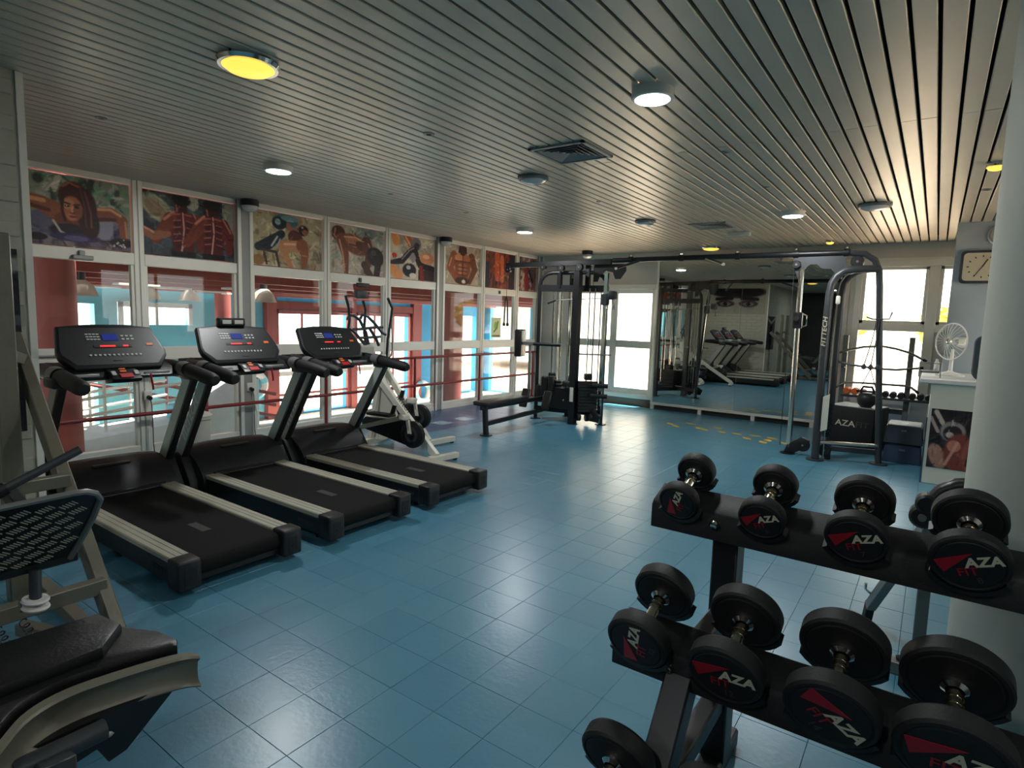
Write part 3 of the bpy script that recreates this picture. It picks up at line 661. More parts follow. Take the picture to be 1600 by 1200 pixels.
# life rings on the wall
for k, (px, py) in enumerate(((397, 602), (660, 612))):
    p = at(px, py, 0, HX+.22)
    t = thing('life_ring', ['white and blue life ring on blue wall behind third glass bay', 'white and blue life ring on blue strip behind fifth glass bay'][k], 'life ring', p, 0, 'life rings in the pool hall')
    mb = MB(); mb.tube([(0, .3*math.cos(a*math.pi/12), .3*math.sin(a*math.pi/12)) for a in range(24)], .085, 8, True); mb.build('ring', 'white_plastic', t)
    for q in range(4):
        a = q*math.pi/2+.4
        MB().tube([(0, .3*math.cos(a+d), .3*math.sin(a+d)) for d in (-.22, 0, .22)], .09, 8).build('band', 'hall_cyan', t)
# notice on the glass of the last bays
c = Canvas(.3, .38, 40, (226, 226, 180)); c.ell(.5, .6, .2, .2, (150, 190, 70)).line([(.3, .3), (.6, .5), (.7, .8)], .06, (90, 140, 50)).rect(.1, .9, .06, .14, (120, 120, 90)).grain(4)
p = at(775, 512, 0, XG+.01)
tag(c.mesh('glass_notice', (0, 1, 0), (0, 0, 1), p-V((0, .15, .19)), .002), 'pale yellow-green notice stuck on the glass near the multigym', 'notice')

# ================================================================== OUTSIDE THE BACK WALL
mb = MB(); mb.poly([(XG+.1, YB+.23, -.02), (XR+.25, YB+.23, -.02), (XR+.25, -12, -.02), (40, -12, -.02), (40, 60, -.02), (XG+.1, 60, -.02)], [(0, 1, 2, 3, 4, 5)])
struct(mb.build('terrace', 'terrace', smooth=0))
struct(MB().bx(-60, HX-.3, -20, 60, HZ-.3, HZ-.05).build('ground', 'terrace', smooth=0))
pr = struct(MB().bx(-9, -2.2, 17.5, 17.8, -.05, .5).build('wall_parapet', 'stone_white', smooth=0))
h = thing('white_house', 'low white house with greenish windows beyond the terrace door', 'building', (-13, 30, 0))
MB().bx(-24, -9.5, 27, 33, -.3, 2.1).build('wall', 'stone_white', h, True, 0)
MB().bx(-24.3, -9.2, 26.7, 33.3, 2.1, 2.3).build('roof_slab', 'stone_white', h, True, 0)
for k in range(4):
    x = -14.3+1.25*k
    f = MB().bx(x, x+1.05, 26.93, 26.99, .55, 1.75).build('window', 'hall_white', h, True, 0)
    for q in range(2): MB().bx(x+.06+.49*q, x+.5+.49*q, 26.9, 26.93, .62, 1.68).build('window_pane', 'house_window', f, True, 0)
def bush(name, label, loc, r, n, group):
    mb = MB(); c = V(loc)
    for _ in range(n):
        d = V(rng.normal(0, 1, 3)).normalized(); p = c+V((d.x*r[0], d.y*r[1], d.z*r[2]))*rng.uniform(.55, 1)
        a, b, cc = frame_of(V(rng.normal(0, 1, 3))); s_ = rng.uniform(.1, .2)
        mb.poly([p-a*s_, p+b*s_*.5, p+a*s_, p-b*s_*.5], [(0, 1, 2, 3)])
    t = thing(name, label, 'bush', (loc[0], loc[1], 0), 0, group)
    stuff(mb.build('foliage', 'leaf', t, True, 0)); MB().cyl((0, 0, 0), (0, 0, loc[2]), .09, .05, 8).build('stem', 'skirting', t)
bush('bush', 'sunlit yellow-green bush outside the narrow right pane', (.35, 17.2, 1.65), (.75, .6, .55), 900, 'bushes outside the window')
bush('bush', 'low sunlit bush outside the bottom left of the big pane', (-1.8, 18.5, 1.72), (.3, .5, .3), 350, 'bushes outside the window')
struct(MB().lathe([(60, -1), (46, 2.2), (26, 4), (8, 4.8), (0, 5)], (-6, 150, -1.2), (0, 0, 1), 40).build('hill', 'hill'))
portal('daylight_window', (-.1, YB+.24, 1.6), (math.radians(-90), 0, 0), 2.0, 2.0)
portal('daylight_added_window', (XR+.22, 7.3, 1.7), (0, math.radians(90), 0), 1.6, 2.6)  # samples sky through the added right-wall window
portal('daylight_door', (-5.1, YB+.24, 1.2), (math.radians(-90), 0, 0), 1.7, 2.1)

# ================================================================== BACK WALL FITTINGS
# ---- mirror on a low rail
mr = thing('wall_mirror', 'large frameless wall mirror in panels on a low white rail', 'mirror', (-2.72, YB-.13, 0))
xs = [-4.19, -2.72, -1.27]
for a, b in zip(xs, xs[1:]):
    MB().bx(a+.002, b-.002, YB-.152, YB-.145, .13, CE-.14).build('mirror_panel', 'mirror', mr, True, 0)
MB().bx(xs[0], xs[-1], YB-.144, YB-.04, .12, CE-.135).build('backing', 'plaster', mr, True, 0)
MB().bx(xs[0]-.03, xs[-1], YB-.19, YB-.04, .085, .13, .004).build('rail', 'alu', mr, True)
for x in (-4.19, -3.3, -2.4, -1.5): MB().bx(x-.03, x+.03, YB-.18, YB-.12, 0, .09, .003).build('leg', 'alu', mr, True)
MB().bx(xs[0]-.035, xs[0]-.002, YB-.17, YB-.03, .1, CE-.13, .003).build('edge_strip', 'alu', mr, True)
# ---- terrace door
d = struct(MB().bx(-5.99, -4.23, YB-.05, YB+.1, .14, .22, .005).build('door_1', 'alu'))
for x0, x1 in ((-6.0, -5.93), (-4.29, -4.2)): MB().bx(x0, x1, YB-.06, YB+.1, .15, 2.3, .005).build('jamb', 'alu', d)
MB().bx(-5.93, -4.29, YB-.06, YB+.1, 2.21, 2.3, .005).build('head', 'alu', d)
for x0, x1 in ((-5.93, -5.12), (-5.12, -4.29)):
    for a, b in ((x0, x0+.07), (x1-.07, x1)): MB().bx(a, b, YB-.02, YB+.04, .22, 2.21, .004).build('stile', 'alu', d)
    for a, b in ((.22, .33), (1.10, 1.24), (2.13, 2.21)): MB().bx(x0+.07, x1-.07, YB-.02, YB+.04, a, b, .004).build('door_rail', 'alu', d)
    for a, b in ((.33, 1.10), (1.24, 2.13)): MB().bx(x0+.07, x1-.07, YB+.005, YB+.011, a, b).build('pane', 'glass', d, smooth=0)
# ---- window
w = struct(MB().bx(-1.08, .92, YB-.06, YB+.1, .57, .63, .004).build('window_4', 'alu'))
for a, b in ((-1.08, -.99), (-.16, -.03), (.83, .92)): MB().bx(a, b, YB-.05, YB+.08, .63, 2.53, .005).build('jamb', 'alu', w)
MB().bx(-1.08, .92, YB-.05, YB+.08, 2.53, 2.63, .005).build('head', 'alu', w)
for a, b in ((-.99, -.16), (-.03, .83)):
    MB().bx(a, b, YB-.05, YB+.06, 1.58, 1.69, .005).build('transom', 'alu', w)
    MB().bx(a, b, YB+.01, YB+.016, 1.69, 2.53).build('pane', 'glass', w, smooth=0)
    if a < -.5: MB().bx(a, b, YB+.01, YB+.016, .63, 1.58).build('pane', 'glass', w, smooth=0)
    else: MB().bx(a, b, YB-.02, YB+.03, .63, 1.58).build('infill_panel', 'plaster', w, smooth=0)
    for q in ((a, a+.045, 1.69, 2.53), (b-.045, b, 1.69, 2.53), (a, b, 2.485, 2.53), (a, b, 1.69, 1.735)):
        MB().bx(q[0], q[1], YB-.03, YB+.04, q[2], q[3], .003).build('sash', 'alu', w)
MB().bx(-.92, -.22, YB-.03, YB-.005, .36, .56, .004).build('lower_panel', 'plaster', w)

# ================================================================== CEILING FITTINGS
LAMPG = 'round ceiling lamps'
def round_lamp(px, py, r, lit, label):
    p = px.copy() if py is None else at(px, py, 2, CE-.02)
    p.z = CE
    t = thing('ceiling_lamp', label, 'lamp', p, 0, LAMPG)
    if lit == 'yellow':
        MB().lathe([(r*.9, .012), (r*1.02, .004), (r*1.05, -.012), (r*.98, -.03), (r*.86, -.03), (r*.84, -.012)], (0, 0, 0), (0, 0, 1), 40).build('rim', 'chrome', t)
        MB().lathe([(r*.88, -.012), (r*.86, -.03), (r*.7, -.047), (r*.35, -.056), (0, -.058)], (0, 0, 0), (0, 0, 1), 40).build('diffuser', 'lamp_yellow', t)
    elif lit == 'white':
        MB().lathe([(r*1.0, .012), (r*1.02, -.04), (r*.98, -.05), (r*.84, -.052), (r*.82, -.03)], (0, 0, 0), (0, 0, 1), 40).build('rim', 'white_plastic', t)
        MB().lathe([(r*.84, -.04), (r*.82, -.054), (0, -.056)], (0, 0, 0), (0, 0, 1), 40).build('diffuser', 'lamp_white', t)
        l = bpy.data.lights.new('lamp_glow', 'AREA'); l.shape = 'DISK'; l.size = r*1.6; l.energy = 13 if py is not None else 6.5; l.color = (.97, .99, 1)
        o = bpy.data.objects.new('lamp_glow', l); COL.objects.link(o); o.parent = t; o.location = (0, 0, -.062)
    else:
        MB().lathe([(r*.85, .012), (r*1.03, .0), (r*1.05, -.018), (r*.95, -.035), (r*.8, -.03)], (0, 0, 0), (0, 0, 1), 40).build('rim', 'steel_grey', t)
        MB().lathe([(r*.86, -.02), (r*.84, -.04), (r*.6, -.058), (0, -.066)], (0, 0, 0), (0, 0, 1), 40).build('diffuser', 'glass_dome', t)
round_lamp(388, 103, .15, 'yellow', 'large glowing yellow ceiling lamp with chrome rim, nearest the camera')
round_lamp(1111, 388, .15, 'yellow', 'small glowing yellow ceiling lamp close to the mirror')
round_lamp(1297, 378, .06, 'yellow', 'tiny glowing yellow downlight above the right cable column')
round_lamp(1557, 259, .07, 'yellow', 'tiny glowing yellow downlight beside the round column')
round_lamp(1020, 147, .115, 'white', 'brightest white ceiling lamp in the middle foreground')
round_lamp(435, 263, .125, 'white', 'bright white ceiling lamp above the nearest treadmill')
round_lamp(820, 360, .125, 'white', 'bright white ceiling lamp left of the multigym top')
round_lamp(1239, 334, .125, 'white', 'bright white ceiling lamp in front of the mirror')
for k, (lx, ly, lab) in enumerate(((-2.9, -1.2, 'added white fill lamp behind the leg press side of the room'), (-.6, -.9, 'added white fill lamp right behind the viewpoint'), (1.5, .6, 'added white fill lamp beside the right wall'), (-1.6, -2.9, 'added white fill lamp near the dark rear wall'))):  # unseen lamps added as fill light for the foreground
    q_ = V((lx, ly, CE-.02)); round_lamp(q_, None, .125, 'white', lab)
round_lamp(833, 280, .135, 'off', 'unlit round ceiling lamp below the square air grille')
round_lamp(1008, 347, .125, 'off', 'small unlit round ceiling lamp farthest to the back')
round_lamp(1367, 322, .15, 'off', 'unlit round ceiling lamp nearest the window')
def grille(px, py, s_, label):
    p = at(px, py, 2, CE); p.z = CE-.003
    t = thing('air_grille', label, 'vent', p, 0, 'square ceiling air grilles')
    for a, b, c_, e in ((-s_, s_, -s_, -s_+.03), (-s_, s_, s_-.03, s_), (-s_, -s_+.03, -s_, s_), (s_-.03, s_, -s_, s_)):
        MB().bx(a, b, c_, e, -.012, .01, .003).build('frame', 'alu_grey', t)
    MB().bx(-s_+.02, s_-.02, -s_+.02, s_-.02, .0, .008).build('backing', 'black', t)
    for k in range(1, 6):
        q = s_*(1-k/6.2)-.02
        for sg in (-1, 1):
            MB().bar((-q, sg*q, -.004), (q, sg*q, -.004), .022, .004, (0, sg*.6, 1), .001).build('louvre', 'alu_grey', t)
            MB().bar((sg*q, -q, -.004), (sg*q, q, -.004), .022, .004, (sg*.6, 0, 1), .001).build('louvre', 'alu_grey', t)
grille(892, 238, .24, 'square louvred ceiling air grille nearest the camera')
grille(1113, 352, .24, 'square louvred ceiling air grille towards the mirror')
SPOTS = ((670, 209, .04, 'round ceiling spot with pale ring between yellow lamp and grille'), (158, 184, .035, 'dark ceiling spot above the push-up poster'), (610, 303, .03, 'small dark ceiling spot above the fourth poster'), (728, 332, .03, 'small dark ceiling spot above the torso poster'), (1134, 237, .03, 'small dark ceiling spot below the brightest white lamp'), (1197, 292, .03, 'small dark ceiling spot just left of the lamp before the mirror'), (1542, 296, .04, 'dark ceiling spot between round column and wall clock'), (935, 315, .025, 'tiny dark ceiling spot behind the near air grille'))
for k, (px, py, r, lab) in enumerate(SPOTS):
    p = at(px, py, 2, CE); p.z = CE
    t = thing('ceiling_spot', lab, 'spotlight', p, 0, 'tiny recessed ceiling spots')
    MB().lathe([(r*.6, .006), (r, .003), (r, -.006), (r*.6, -.006)], (0, 0, 0), (0, 0, 1), 20).build('ring', 'alu_grey', t)
    MB().lathe([(0, .002), (r*.62, .002), (r*.5, -.002), (0, -.002)], (0, 0, 0), (0, 0, 1), 16).build('lens', 'black', t)
for k, (p, l) in enumerate((((-6.7, 4.02, CE), 'black emergency lamp on the ceiling between second and third posters'), ((-6.7, 7.46, CE), 'black emergency lamp on the ceiling between fifth and sixth posters'), (tuple(at(918, 392, 2, CE)), 'black emergency lamp on the ceiling in the back corner'))):
    t = thing('emergency_lamp', l, 'lamp', p, 0, 'half-black emergency lamps')
    MB().lathe([(0, 0), (.095, 0), (.1, -.005), (.1, -.07), (.09, -.075), (0, -.075)], (0, 0, 0), (0, 0, 1), 24).build('housing', 'black', t)
    MB().lathe([(.092, -.075), (.085, -.11), (.05, -.135), (0, -.14)], (0, 0, 0), (0, 0, 1), 24).build('dome', 'glass_dome', t)
p = at(1155, 366, 2, CE-.03)
t = thing('exit_lamp', 'small white box lamp on the ceiling beside the far grille', 'lamp', (p.x, p.y, CE-.06))
MB().box((0, 0, .03), (.3, .09, .06), None, .01).build('body', 'white_plastic', t); MB().box((0, 0, -.004), (.26, .07, .01), None, .003).build('lens', 'cream_plastic', t)

# ================================================================== TREADMILLS
txt_ft = text_mesh('FITTECH', .1, .0012, .25, 1.1, .035)
txt_ft_s = text_mesh('FITTECH', .04, .001, .2, 1.2)
def treadmill():
    t = thing('treadmill', '', 'treadmill', (0, 0, 0), 0, 'row of treadmills facing the glass')
    MB().bx(-2.15, -.04, -.372, .372, .045, .173, .01).build('chassis', 'black', t)
    mb = MB(); prof = [(-1.7, .15), (-.06, .15)]+[(-.06+.042*math.cos(a), .132+.045*math.sin(a)) for a in [math.radians(q) for q in (60, 20, -20, -60, -90)]]+[(-.2, .085), (-1.7, .085)]
    prof = [(-1.7, .186), (-.075, .186)]+[(-.06+.05*math.cos(math.radians(q)), .132+.054*math.sin(math.radians(q))) for q in (70, 40, 10, -20, -50, -80)]+[(-.12, .08), (-1.7, .08)]
    mb.prism(prof, (0, -.258, 0), (1, 0, 0), (0, 0, 1), -.516); be = mb.build('running_belt', 'belt', t)
    MB().bx(-.62, -.42, -.03, .03, .1855, .1875, .0008).build('belt_mark', 'logo_dark', be)
    for sg in (-1, 1):
        y0, y1 = sorted((sg*.262, sg*.375))
        prof = [(y0, .172), (y0, .196), (y0+.006, .202), (y0+.034, .202), (y0+.036, .199), (y0+.04, .199), (y0+.042, .202), (y0+.07, .202), (y0+.072, .199), (y0+.076, .199), (y0+.078, .202), (y1-.006, .202), (y1, .196), (y1, .172)]
        MB().prism(prof, (-1.66, 0, 0), (0, 1, 0), (0, 0, 1), 1.58).build('side_rail', 'rail_silver', t)
        ec = MB().bx(-.11, .02, sg*.258, sg*.39, .035, .207, .014, 3).build('end_cap', 'black', t)
        MB().bx(.0195, .0225, sg*.29, sg*.355, .07, .16, .001).build('cap_plate', 'rubber', ec)
        MB().cyl((.02, sg*.322, .1), (.026, sg*.322, .1), .008, seg=10).build('adjuster_hole', 'rubber', ec)
        MB().cyl((-.2, sg*.3, 0), (-.2, sg*.3, .06), .03, seg=12).build('foot', 'rubber', t)
        MB().cyl((-1.9, sg*.3, 0), (-1.9, sg*.3, .06), .03, seg=12).build('foot', 'rubber', t)
        # upright: dark spine with silver cheek plates, raked towards the runner
        b0, b1 = V((-2.02, sg*.43, .17)), V((-1.43, sg*.43, 1.08))
        up = MB().bar(b0, b1, .052, .125, (1, 0, .3), .008).build('upright', 'black', t)
        dr = (b1-b0).normalized(); fw = V((-dr.z, 0, dr.x)).normalized()
        for q in (-1, 1):
            o_ = V((0, q*.027, 0))
            MB().bar(b0+dr*.1+o_+fw*.012, b1-dr*.015+o_+fw*.012, .004, .098, tuple(fw), .001).build('cheek_plate', 'silver', up)
        if sg < 0:
            letter('lettering', txt_ft, 'white_plastic', up, b0+dr*.6+V((0, -.0296, 0))+fw*.012, dr, fw)
        mb = MB(); mb.prism([(-2.25, .04), (-1.68, .04), (-1.7, .15), (-1.78, .26), (-1.84, .34), (-1.93, .37), (-2.1, .3)], (0, sg*.43-.05, 0), (1, 0, 0), (0, 0, 1), -.1, .015)
        for v in mb.bm.verts: pass
        mb.build('upright_boot', 'hood', t)
        # handle
        hy = sg*.42
        h0 = MB(); h0.tube([(-1.86, sg*.28, 1.13), (-1.82, sg*.38, 1.135), (-1.72, hy, 1.13), (-1.46, hy, 1.115)], [.044, .05, .052, .05], 14).build('handle_arm', 'black', t)
        g = MB(); g.lathe([(0, 0), (.034, .004), (.047, .03), (.052, .07), (.052, .38), (.046, .4), (0, .402)], (-1.06, hy, 1.065), (-1, 0, .13), 18).build('handle_grip', 'rubber', t)
        MB().lathe([(.054, 0), (.056, .08), (.052, .1)], (-1.47, hy, 1.118), (-1, 0, .1), 18).build('grip_collar', 'steel_grey', t)
        MB().box((-1.47, sg*.44, 1.075), (.17, .1, .07), None, .015, 2).build('bracket', 'black', t)
    # motor hood
    mb = MB(); n = 15; prof = [(-1.62, .17), (-1.65, .22), (-1.72, .30), (-1.82, .365), (-1.94, .40), (-2.06, .40), (-2.18, .35), (-2.26, .24), (-2.28, .06), (-1.62, .06)]
    rows = []
    for i in range(n):
        y = -.4+.8*i/(n-1); k = 1-.1*abs(y/.4)**3; rows.append([mb.bm.verts.new((x, y, z if z < .2 else .2+(z-.2)*k)) for x, z in prof])
    for a, b in zip(rows, rows[1:]):
        for i in range(len(prof)): mb.bm.faces.new((a[i], a[(i+1) % len(prof)], b[(i+1) % len(prof)], b[i]))
    mb.bm.faces.new(rows[0]); mb.bm.faces.new(rows[-1][::-1]); ho = mb.build('motor_hood', 'hood', t, smooth=55)
    MB().bx(-1.86, -1.82, -.13, .13, .372, .387, .004).build('hood_slot', 'black', ho)  # hood's dark slot shown as a black bar, darkness in its colour
    MB().bx(-1.665, -1.63, -.3, .3, .195, .215, .003).build('hood_seam', 'black', ho)
    letter('lettering', txt_ft_s, 'logo_dark', t, (-.27, -.3735, .11), (1, 0, 0), (0, 0, 1))
    # console deck with keys
    MB().prism([(-1.98, 1.09), (-1.6, 1.06), (-1.56, 1.085), (-1.62, 1.14), (-1.8, 1.18), (-1.96, 1.17)], (0, -.42, 0), (1, 0, 0), (0, 0, 1), -.84, .012).build('console_deck', 'black', t)
    kd = MB(); kd.prism([(-1.62, 1.03), (-1.5, 1.05), (-1.48, 1.075), (-1.55, 1.125), (-1.66, 1.15)], (0, -.1, 0), (1, 0, 0), (0, 0, 1), -.2, .01); kp = kd.build('key_pod', 'black_metal', t)
    nrm = V((.05, 0, .07)).normalized(); rt = V((0, 1, 0)); upv = nrm.cross(rt).normalized()
    def key(name, y, u, w_, h_, m, par=kp):
        R = Matrix((rt, upv, nrm)).transposed(); return MB().box(V((-1.515, y, 1.1))+upv*u+nrm*.004, (w_, h_, .008), R, .002).build(name, m, par)
    key('stop_key', 0, -.012, .085, .045, 'red'); key('pause_key', -.01, .035, .045, .02, 'orange'); key('speed_key', -.075, .018, .03, .045, 'key_white'); key('incline_key', .075, .018, .03, .045, 'key_white'); key('start_key', -.01, .062, .045, .014, 'orange')
    for sg in (-1, 1): MB().bar((-1.575, sg*.15, 1.1), (-1.575, sg*.33, 1.1), .014, .022, (0, 0, 1), .003).build('sensor_strip', 'silver', t)
    MB().tube([(-1.5, .16, 1.1), (-1.49, .17, 1.0), (-1.5, .175, .98)], .008, 6).build('safety_tether', 'red', t)
    # console head
    o = V((-1.60, 0, 1.155)); ay = V((-.26, 0, .30)).normalized(); ax = V((0, 1, 0)); n_ = ax.cross(ay)
    head = MB(); head.prism([(-.285, -.01), (.285, -.01), (.355, .1), (.36, .15), (.315, .375), (.12, .4), (-.12, .4), (-.315, .375), (-.36, .15), (-.355, .1)], o-n_*.055, ax, ay, .055, .012)
    hd = head.build('console', 'black_metal', t)
    fc = MB(); fc.prism([(-.265, .02), (.265, .02), (.335, .11), (.34, .15), (.3, .36), (-.3, .36), (-.34, .15), (-.335, .11)], o, ax, ay, .002); fc.build('console_face', 'black', hd)
    def lab(name, u, v, w_, h_, m, dz=.004):
        R = Matrix((ax, ay, n_)).transposed(); return MB().box(o+ax*u+ay*v+n_*dz, (w_, h_, .003), R).build(name, m, hd, smooth=0)
    lab('display', 0, .27, .1, .06, 'screen_blue'); lab('led_window', .0, .185, .25, .02, 'rubber'); lab('led_digits', -.035, .186, .1, .012, 'led_red', .006); lab('led_digits', .085, .187, .035, .012, 'led_red', .006)
    lab('sticker', .255, .2, .045, .022, 'orange')
    mb = MB(); R = Matrix((ax, ay, n_)).transposed()
    for k in range(3):
        for q in range(4): mb.box(o+ax*(-.145+.023*q-.0)+ay*(.25+.024*k)+n_*.004, (.018, .011, .003), R)
    for k in range(2):
        for q in range(3): mb.box(o+ax*(.085+.032*q)+ay*(.252+.03*k)+n_*.004, (.018, .013, .003), R)
    stuff(mb.build('program_keys', 'key_white', hd, smooth=0))
    mb = MB()
    for q in range(12): mb.cyl(o+ax*(-.165+.03*q)+ay*.105+n_*.002, o+ax*(-.165+.03*q)+ay*.105+n_*.006, .0085, seg=10)
    stuff(mb.build('speed_keys', 'key_white', hd))
    lab('maker_plate', 0, .055, .06, .006, 'logo_dark')
    for sg in (-1, 1): MB().bar(o+ax*sg*.3-n_*.03+ay*.08, V((-1.7, sg*.3, 1.12)), .03, .05).build('console_bracket', 'steel_grey', t)
    return t
tm = treadmill()
labels = ['treadmill with long black deck nearest the camera, behind the leg press', 'middle treadmill with a phone tray on top of its console', 'farthest treadmill, next to the white cross trainer']
TM = []
for k, (y, l) in enumerate(zip((1.885, 2.88, 3.86), labels)):
    o = tm if k == 0 else copy_tree(tm); o.location = (-3.27, y, 0); o['label'] = l; TM.append(o)
t2 = TM[1]
MB().bx(-1.90, -1.83, -.12, .12, 1.45, 1.52, .012, 2).build('phone_tray', 'black', t2); 
for sg in (-1, 1): MB().box((-1.828, sg*.055, 1.485), (.004, .08, .035), None, .001).build('tray_window', 'silver', t2)

# ================================================================== CROSS TRAINER
e = thing('cross_trainer', 'white framed cross trainer with black drums and tall dark handles', 'exercise machine', (-4.9, 5.0, 0))
def E_(mb, name, m, par=e): return mb.build(name, m, par, True)
# two raked side beams on long feet
nb, nt = V((-4.32, 4.72, .07)), at(594, 594, 0, -5.45)
fb0, ft = V((-4.93, 5.24, .07)), at(601, 574, 0, -5.75)
E_(MB().bar(nb, nt, .05, .085), 'side_beam', 'white_paint'); E_(MB().bar(fb0, ft, .05, .085), 'side_beam', 'white_paint')
for a, b in (((-4.33, 4.62, .05), (-4.28, 5.02, .05)), ((-4.94, 5.14, .05), (-4.89, 5.66, .05))):
    f = E_(MB().bar(a, b, .07, .06), 'rear_foot', 'white_paint')
    E_(MB().cyl((b[0], b[1]-.04, 0), (b[0], b[1]-.04, .03), .025, seg=10), 'rubber_foot', 'rubber', f)
fp = V((-5.55, 4.98, 0))
E_(MB().bar(fp+V((.05, -.28, .05)), fp+V((-.1, .34, .05)), .07, .06), 'front_foot', 'white_paint')
E_(MB().bar(fp+V((.02, -.02, .05)), fp+V((-.06, .1, 1.1)), .08, .1), 'mast', 'white_paint')
E_(MB().bar(fp+V((.0, -.12, .06)), nt+V((-.02, .0, 0)), .045, .07), 'front_strut', 'white_paint')
E_(MB().bar(fp+V((-.1, .3, .06)), ft+V((-.02, .0, 0)), .045, .07), 'front_strut', 'white_paint')
E_(MB().bar(nt, ft, .06, .08), 'top_tie', 'white_paint')
E_(MB().prism([(0, 0), (.42, 0), (.05, .62), (-.02, .62)], V((-5.5, 4.98, .28)), (1, -.1, 0), (0, 0, 1), .03), 'side_panel', 'white_paint')
ux, uy = (nb-nt).normalized(), V((0, 0, 1))
letter('lettering', text_mesh('FITTECH', .075, .001, .2), 'logo_dark', e, (nt+nb)/2+V((-.06, .06, .16))-V((-4.9, 5.0, 0))+V((0, -.07, -.02)), ux, ux.cross(V((0, -1, 0))).cross(ux)*0+V((.6, 0, .8)))
# flywheel with red band
fw = V((-5.42, 5.2, .36)); axd = V((.15, -1, 0)).normalized()
E_(MB().lathe([(0, -.02), (.17, -.02), (.19, -.01), (.19, .01), (.17, .02), (0, .02)], fw, axd, 32), 'flywheel', 'white_paint')
E_(MB().lathe([(.12, .022), (.165, .022), (.165, .026), (.12, .026)], fw, axd, 32), 'flywheel_band', 'red')
# drums and their belt covers
for c, nm in ((at(645, 679, 0, -4.62), 0), (at(656, 651, 0, -5.0), 1)):
    dr_ = E_(MB().lathe([(0, -.03), (.13, -.03), (.15, -.02), (.15, -.006), (.135, 0), (.15, .006), (.15, .02), (.13, .03), (0, .03)], c, axd, 32), 'drum', 'black')
    E_(MB().lathe([(.05, .031), (.085, .031), (.085, .036), (.05, .036)], c, axd, 24), 'drum_ring', 'dark_steel', dr_)
    q = c+V((-.75, .0, .06))
    E_(MB().prism([(-.78, .06), (-.72, .12), (-.1, .14), (.05, .13), (.05, -.13), (-.1, -.14), (-.74, -.02)], c-axd*.06, (1, .1, 0), (0, 0, 1), .05, .01), 'belt_cover', 'dark_steel' if nm else 'black')
    cr = E_(MB().bar(c+axd*.05+V((0, 0, -.01)), c+axd*.05+V((-.05, 0, .2)), .03, .04), 'crank', 'white_paint')
    E_(MB().cyl(c+axd*.03, c+axd*.08, .022, seg=12), 'crank_bolt', 'black', cr)
    E_(MB().cyl(c+axd*.02+V((-.12, 0, .2)), c+axd*.11+V((-.12, 0, .2)), .026, seg=12), 'crank_bolt', 'chrome', cr)
    E_(MB().bar(c+axd*.08+V((-.06, 0, .2)), c+axd*.08+V((-.86, 0, -.03)), .035, .05), 'pedal_arm', 'rail_silver')
    pd = E_(MB().box(c+axd*.1+V((-.42, 0, .19)), (.34, .14, .03), .1, .012), 'pedal', 'rubber')
    E_(MB().prism([(0, 0), (.06, 0), (.09, .1), (.04, .1)], c+axd*.03+V((-.32, 0, .2)), (1, 0, 0), (0, 0, 1), .02), 'pedal_lip', 'rubber', pd)
    E_(MB().box(c+axd*.09+V((-.06, 0, .2)), (.1, .09, .06), None, .01), 'crank_joint', 'white_paint', cr)
# moving handles, grips and little console
D = -5.62
def pts(l, X=D): return [at(a, b, 0, X) for a, b in l]
E_(MB().tube(pts([(540, 462), (545, 482), (546, 500), (544, 515), (546, 540), (552, 560)]), .017, 8), 'moving_handle', 'black')
E_(MB().tube(pts([(606, 466), (613, 482), (610, 505), (606, 530), (604, 560), (600, 585)], -5.75), .017, 8), 'moving_handle', 'black')
E_(MB().tube(pts([(613, 484), (612, 510), (613, 545), (611, 556), (607, 560)], -5.8), .01, 8), 'cable_loop', 'steel_grey')
E_(MB().tube(pts([(567, 470), (571, 482), (570, 500), (569, 520), (572, 545)]), .017, 8), 'console_mast', 'black')
cs = at(564, 460, 0, D)
E_(MB().box(cs, (.07, .17, .1), None, .02, 2), 'display_unit', 'dark_steel')
E_(MB().box(cs+V((0, .03, .11)), (.03, .2, .05), None, .01), 'display_visor', 'black')
for l in ([(543, 500), (546, 493), (553, 493), (562, 500), (572, 520), (576, 538)], [(563, 498), (566, 492), (574, 494), (585, 505), (597, 520), (603, 523)], [(545, 512), (555, 520), (563, 530), (572, 540)], [(547, 515), (566, 514), (580, 512), (598, 511)], [(560, 528), (580, 527), (594, 526)], [(578, 514), (588, 530), (592, 540)]):
    E_(MB().tube(pts(l), .019, 6), 'grip_bar', 'dark_steel')
E_(MB().box(at(568, 555, 0, D), (.12, .26, .24), None, .02), 'front_shroud', 'cream_plastic')

# ================================================================== MULTIGYM TOWER
g = thing('multigym', 'black four-station cable multigym tower with low row bench', 'exercise machine', (-4.65, 8.1, 0))
def G(mb, name, m='black_metal', par=None): return mb.build(name, m, par or g, True)
PL, PR, PF, PBk = V((-5.16, 7.97, 0)), V((-4.12, 8.22, 0)), V((-4.47, 7.95, 0)), V((-4.9, 8.55, 0))
zc, zt = 2.08, 2.33
ax_ = (PR-PL).normalized(); Lx = (PR-PL).length
arch = [PL, PL+V((0, 0, 2.1))]+[PL+ax_*(.22-.22*math.cos(a))+V((0, 0, 2.12+.2*math.sin(a))) for a in (.4, .8, 1.2, 1.57)]+[PR-ax_*(.22-.22*math.cos(a))+V((0, 0, 2.12+.2*math.sin(a))) for a in (1.57, 1.2, .8, .4)]+[PR+V((0, 0, 2.1)), PR]
G(MB().tube(arch, .033, 10), 'arch_frame')
G(MB().bar(PL+V((0, 0, zc)), PR+V((0, 0, zc)), .05, .1), 'crossbar')
G(MB().bar(PL+V((0, 0, .17)), PR+V((0, 0, .17)), .05, .08), 'base_bar')
pf = G(MB().bar(PF, PF+V((0, 0, 2.33)), .1, .11, (0, 1, 0)), 'front_post')
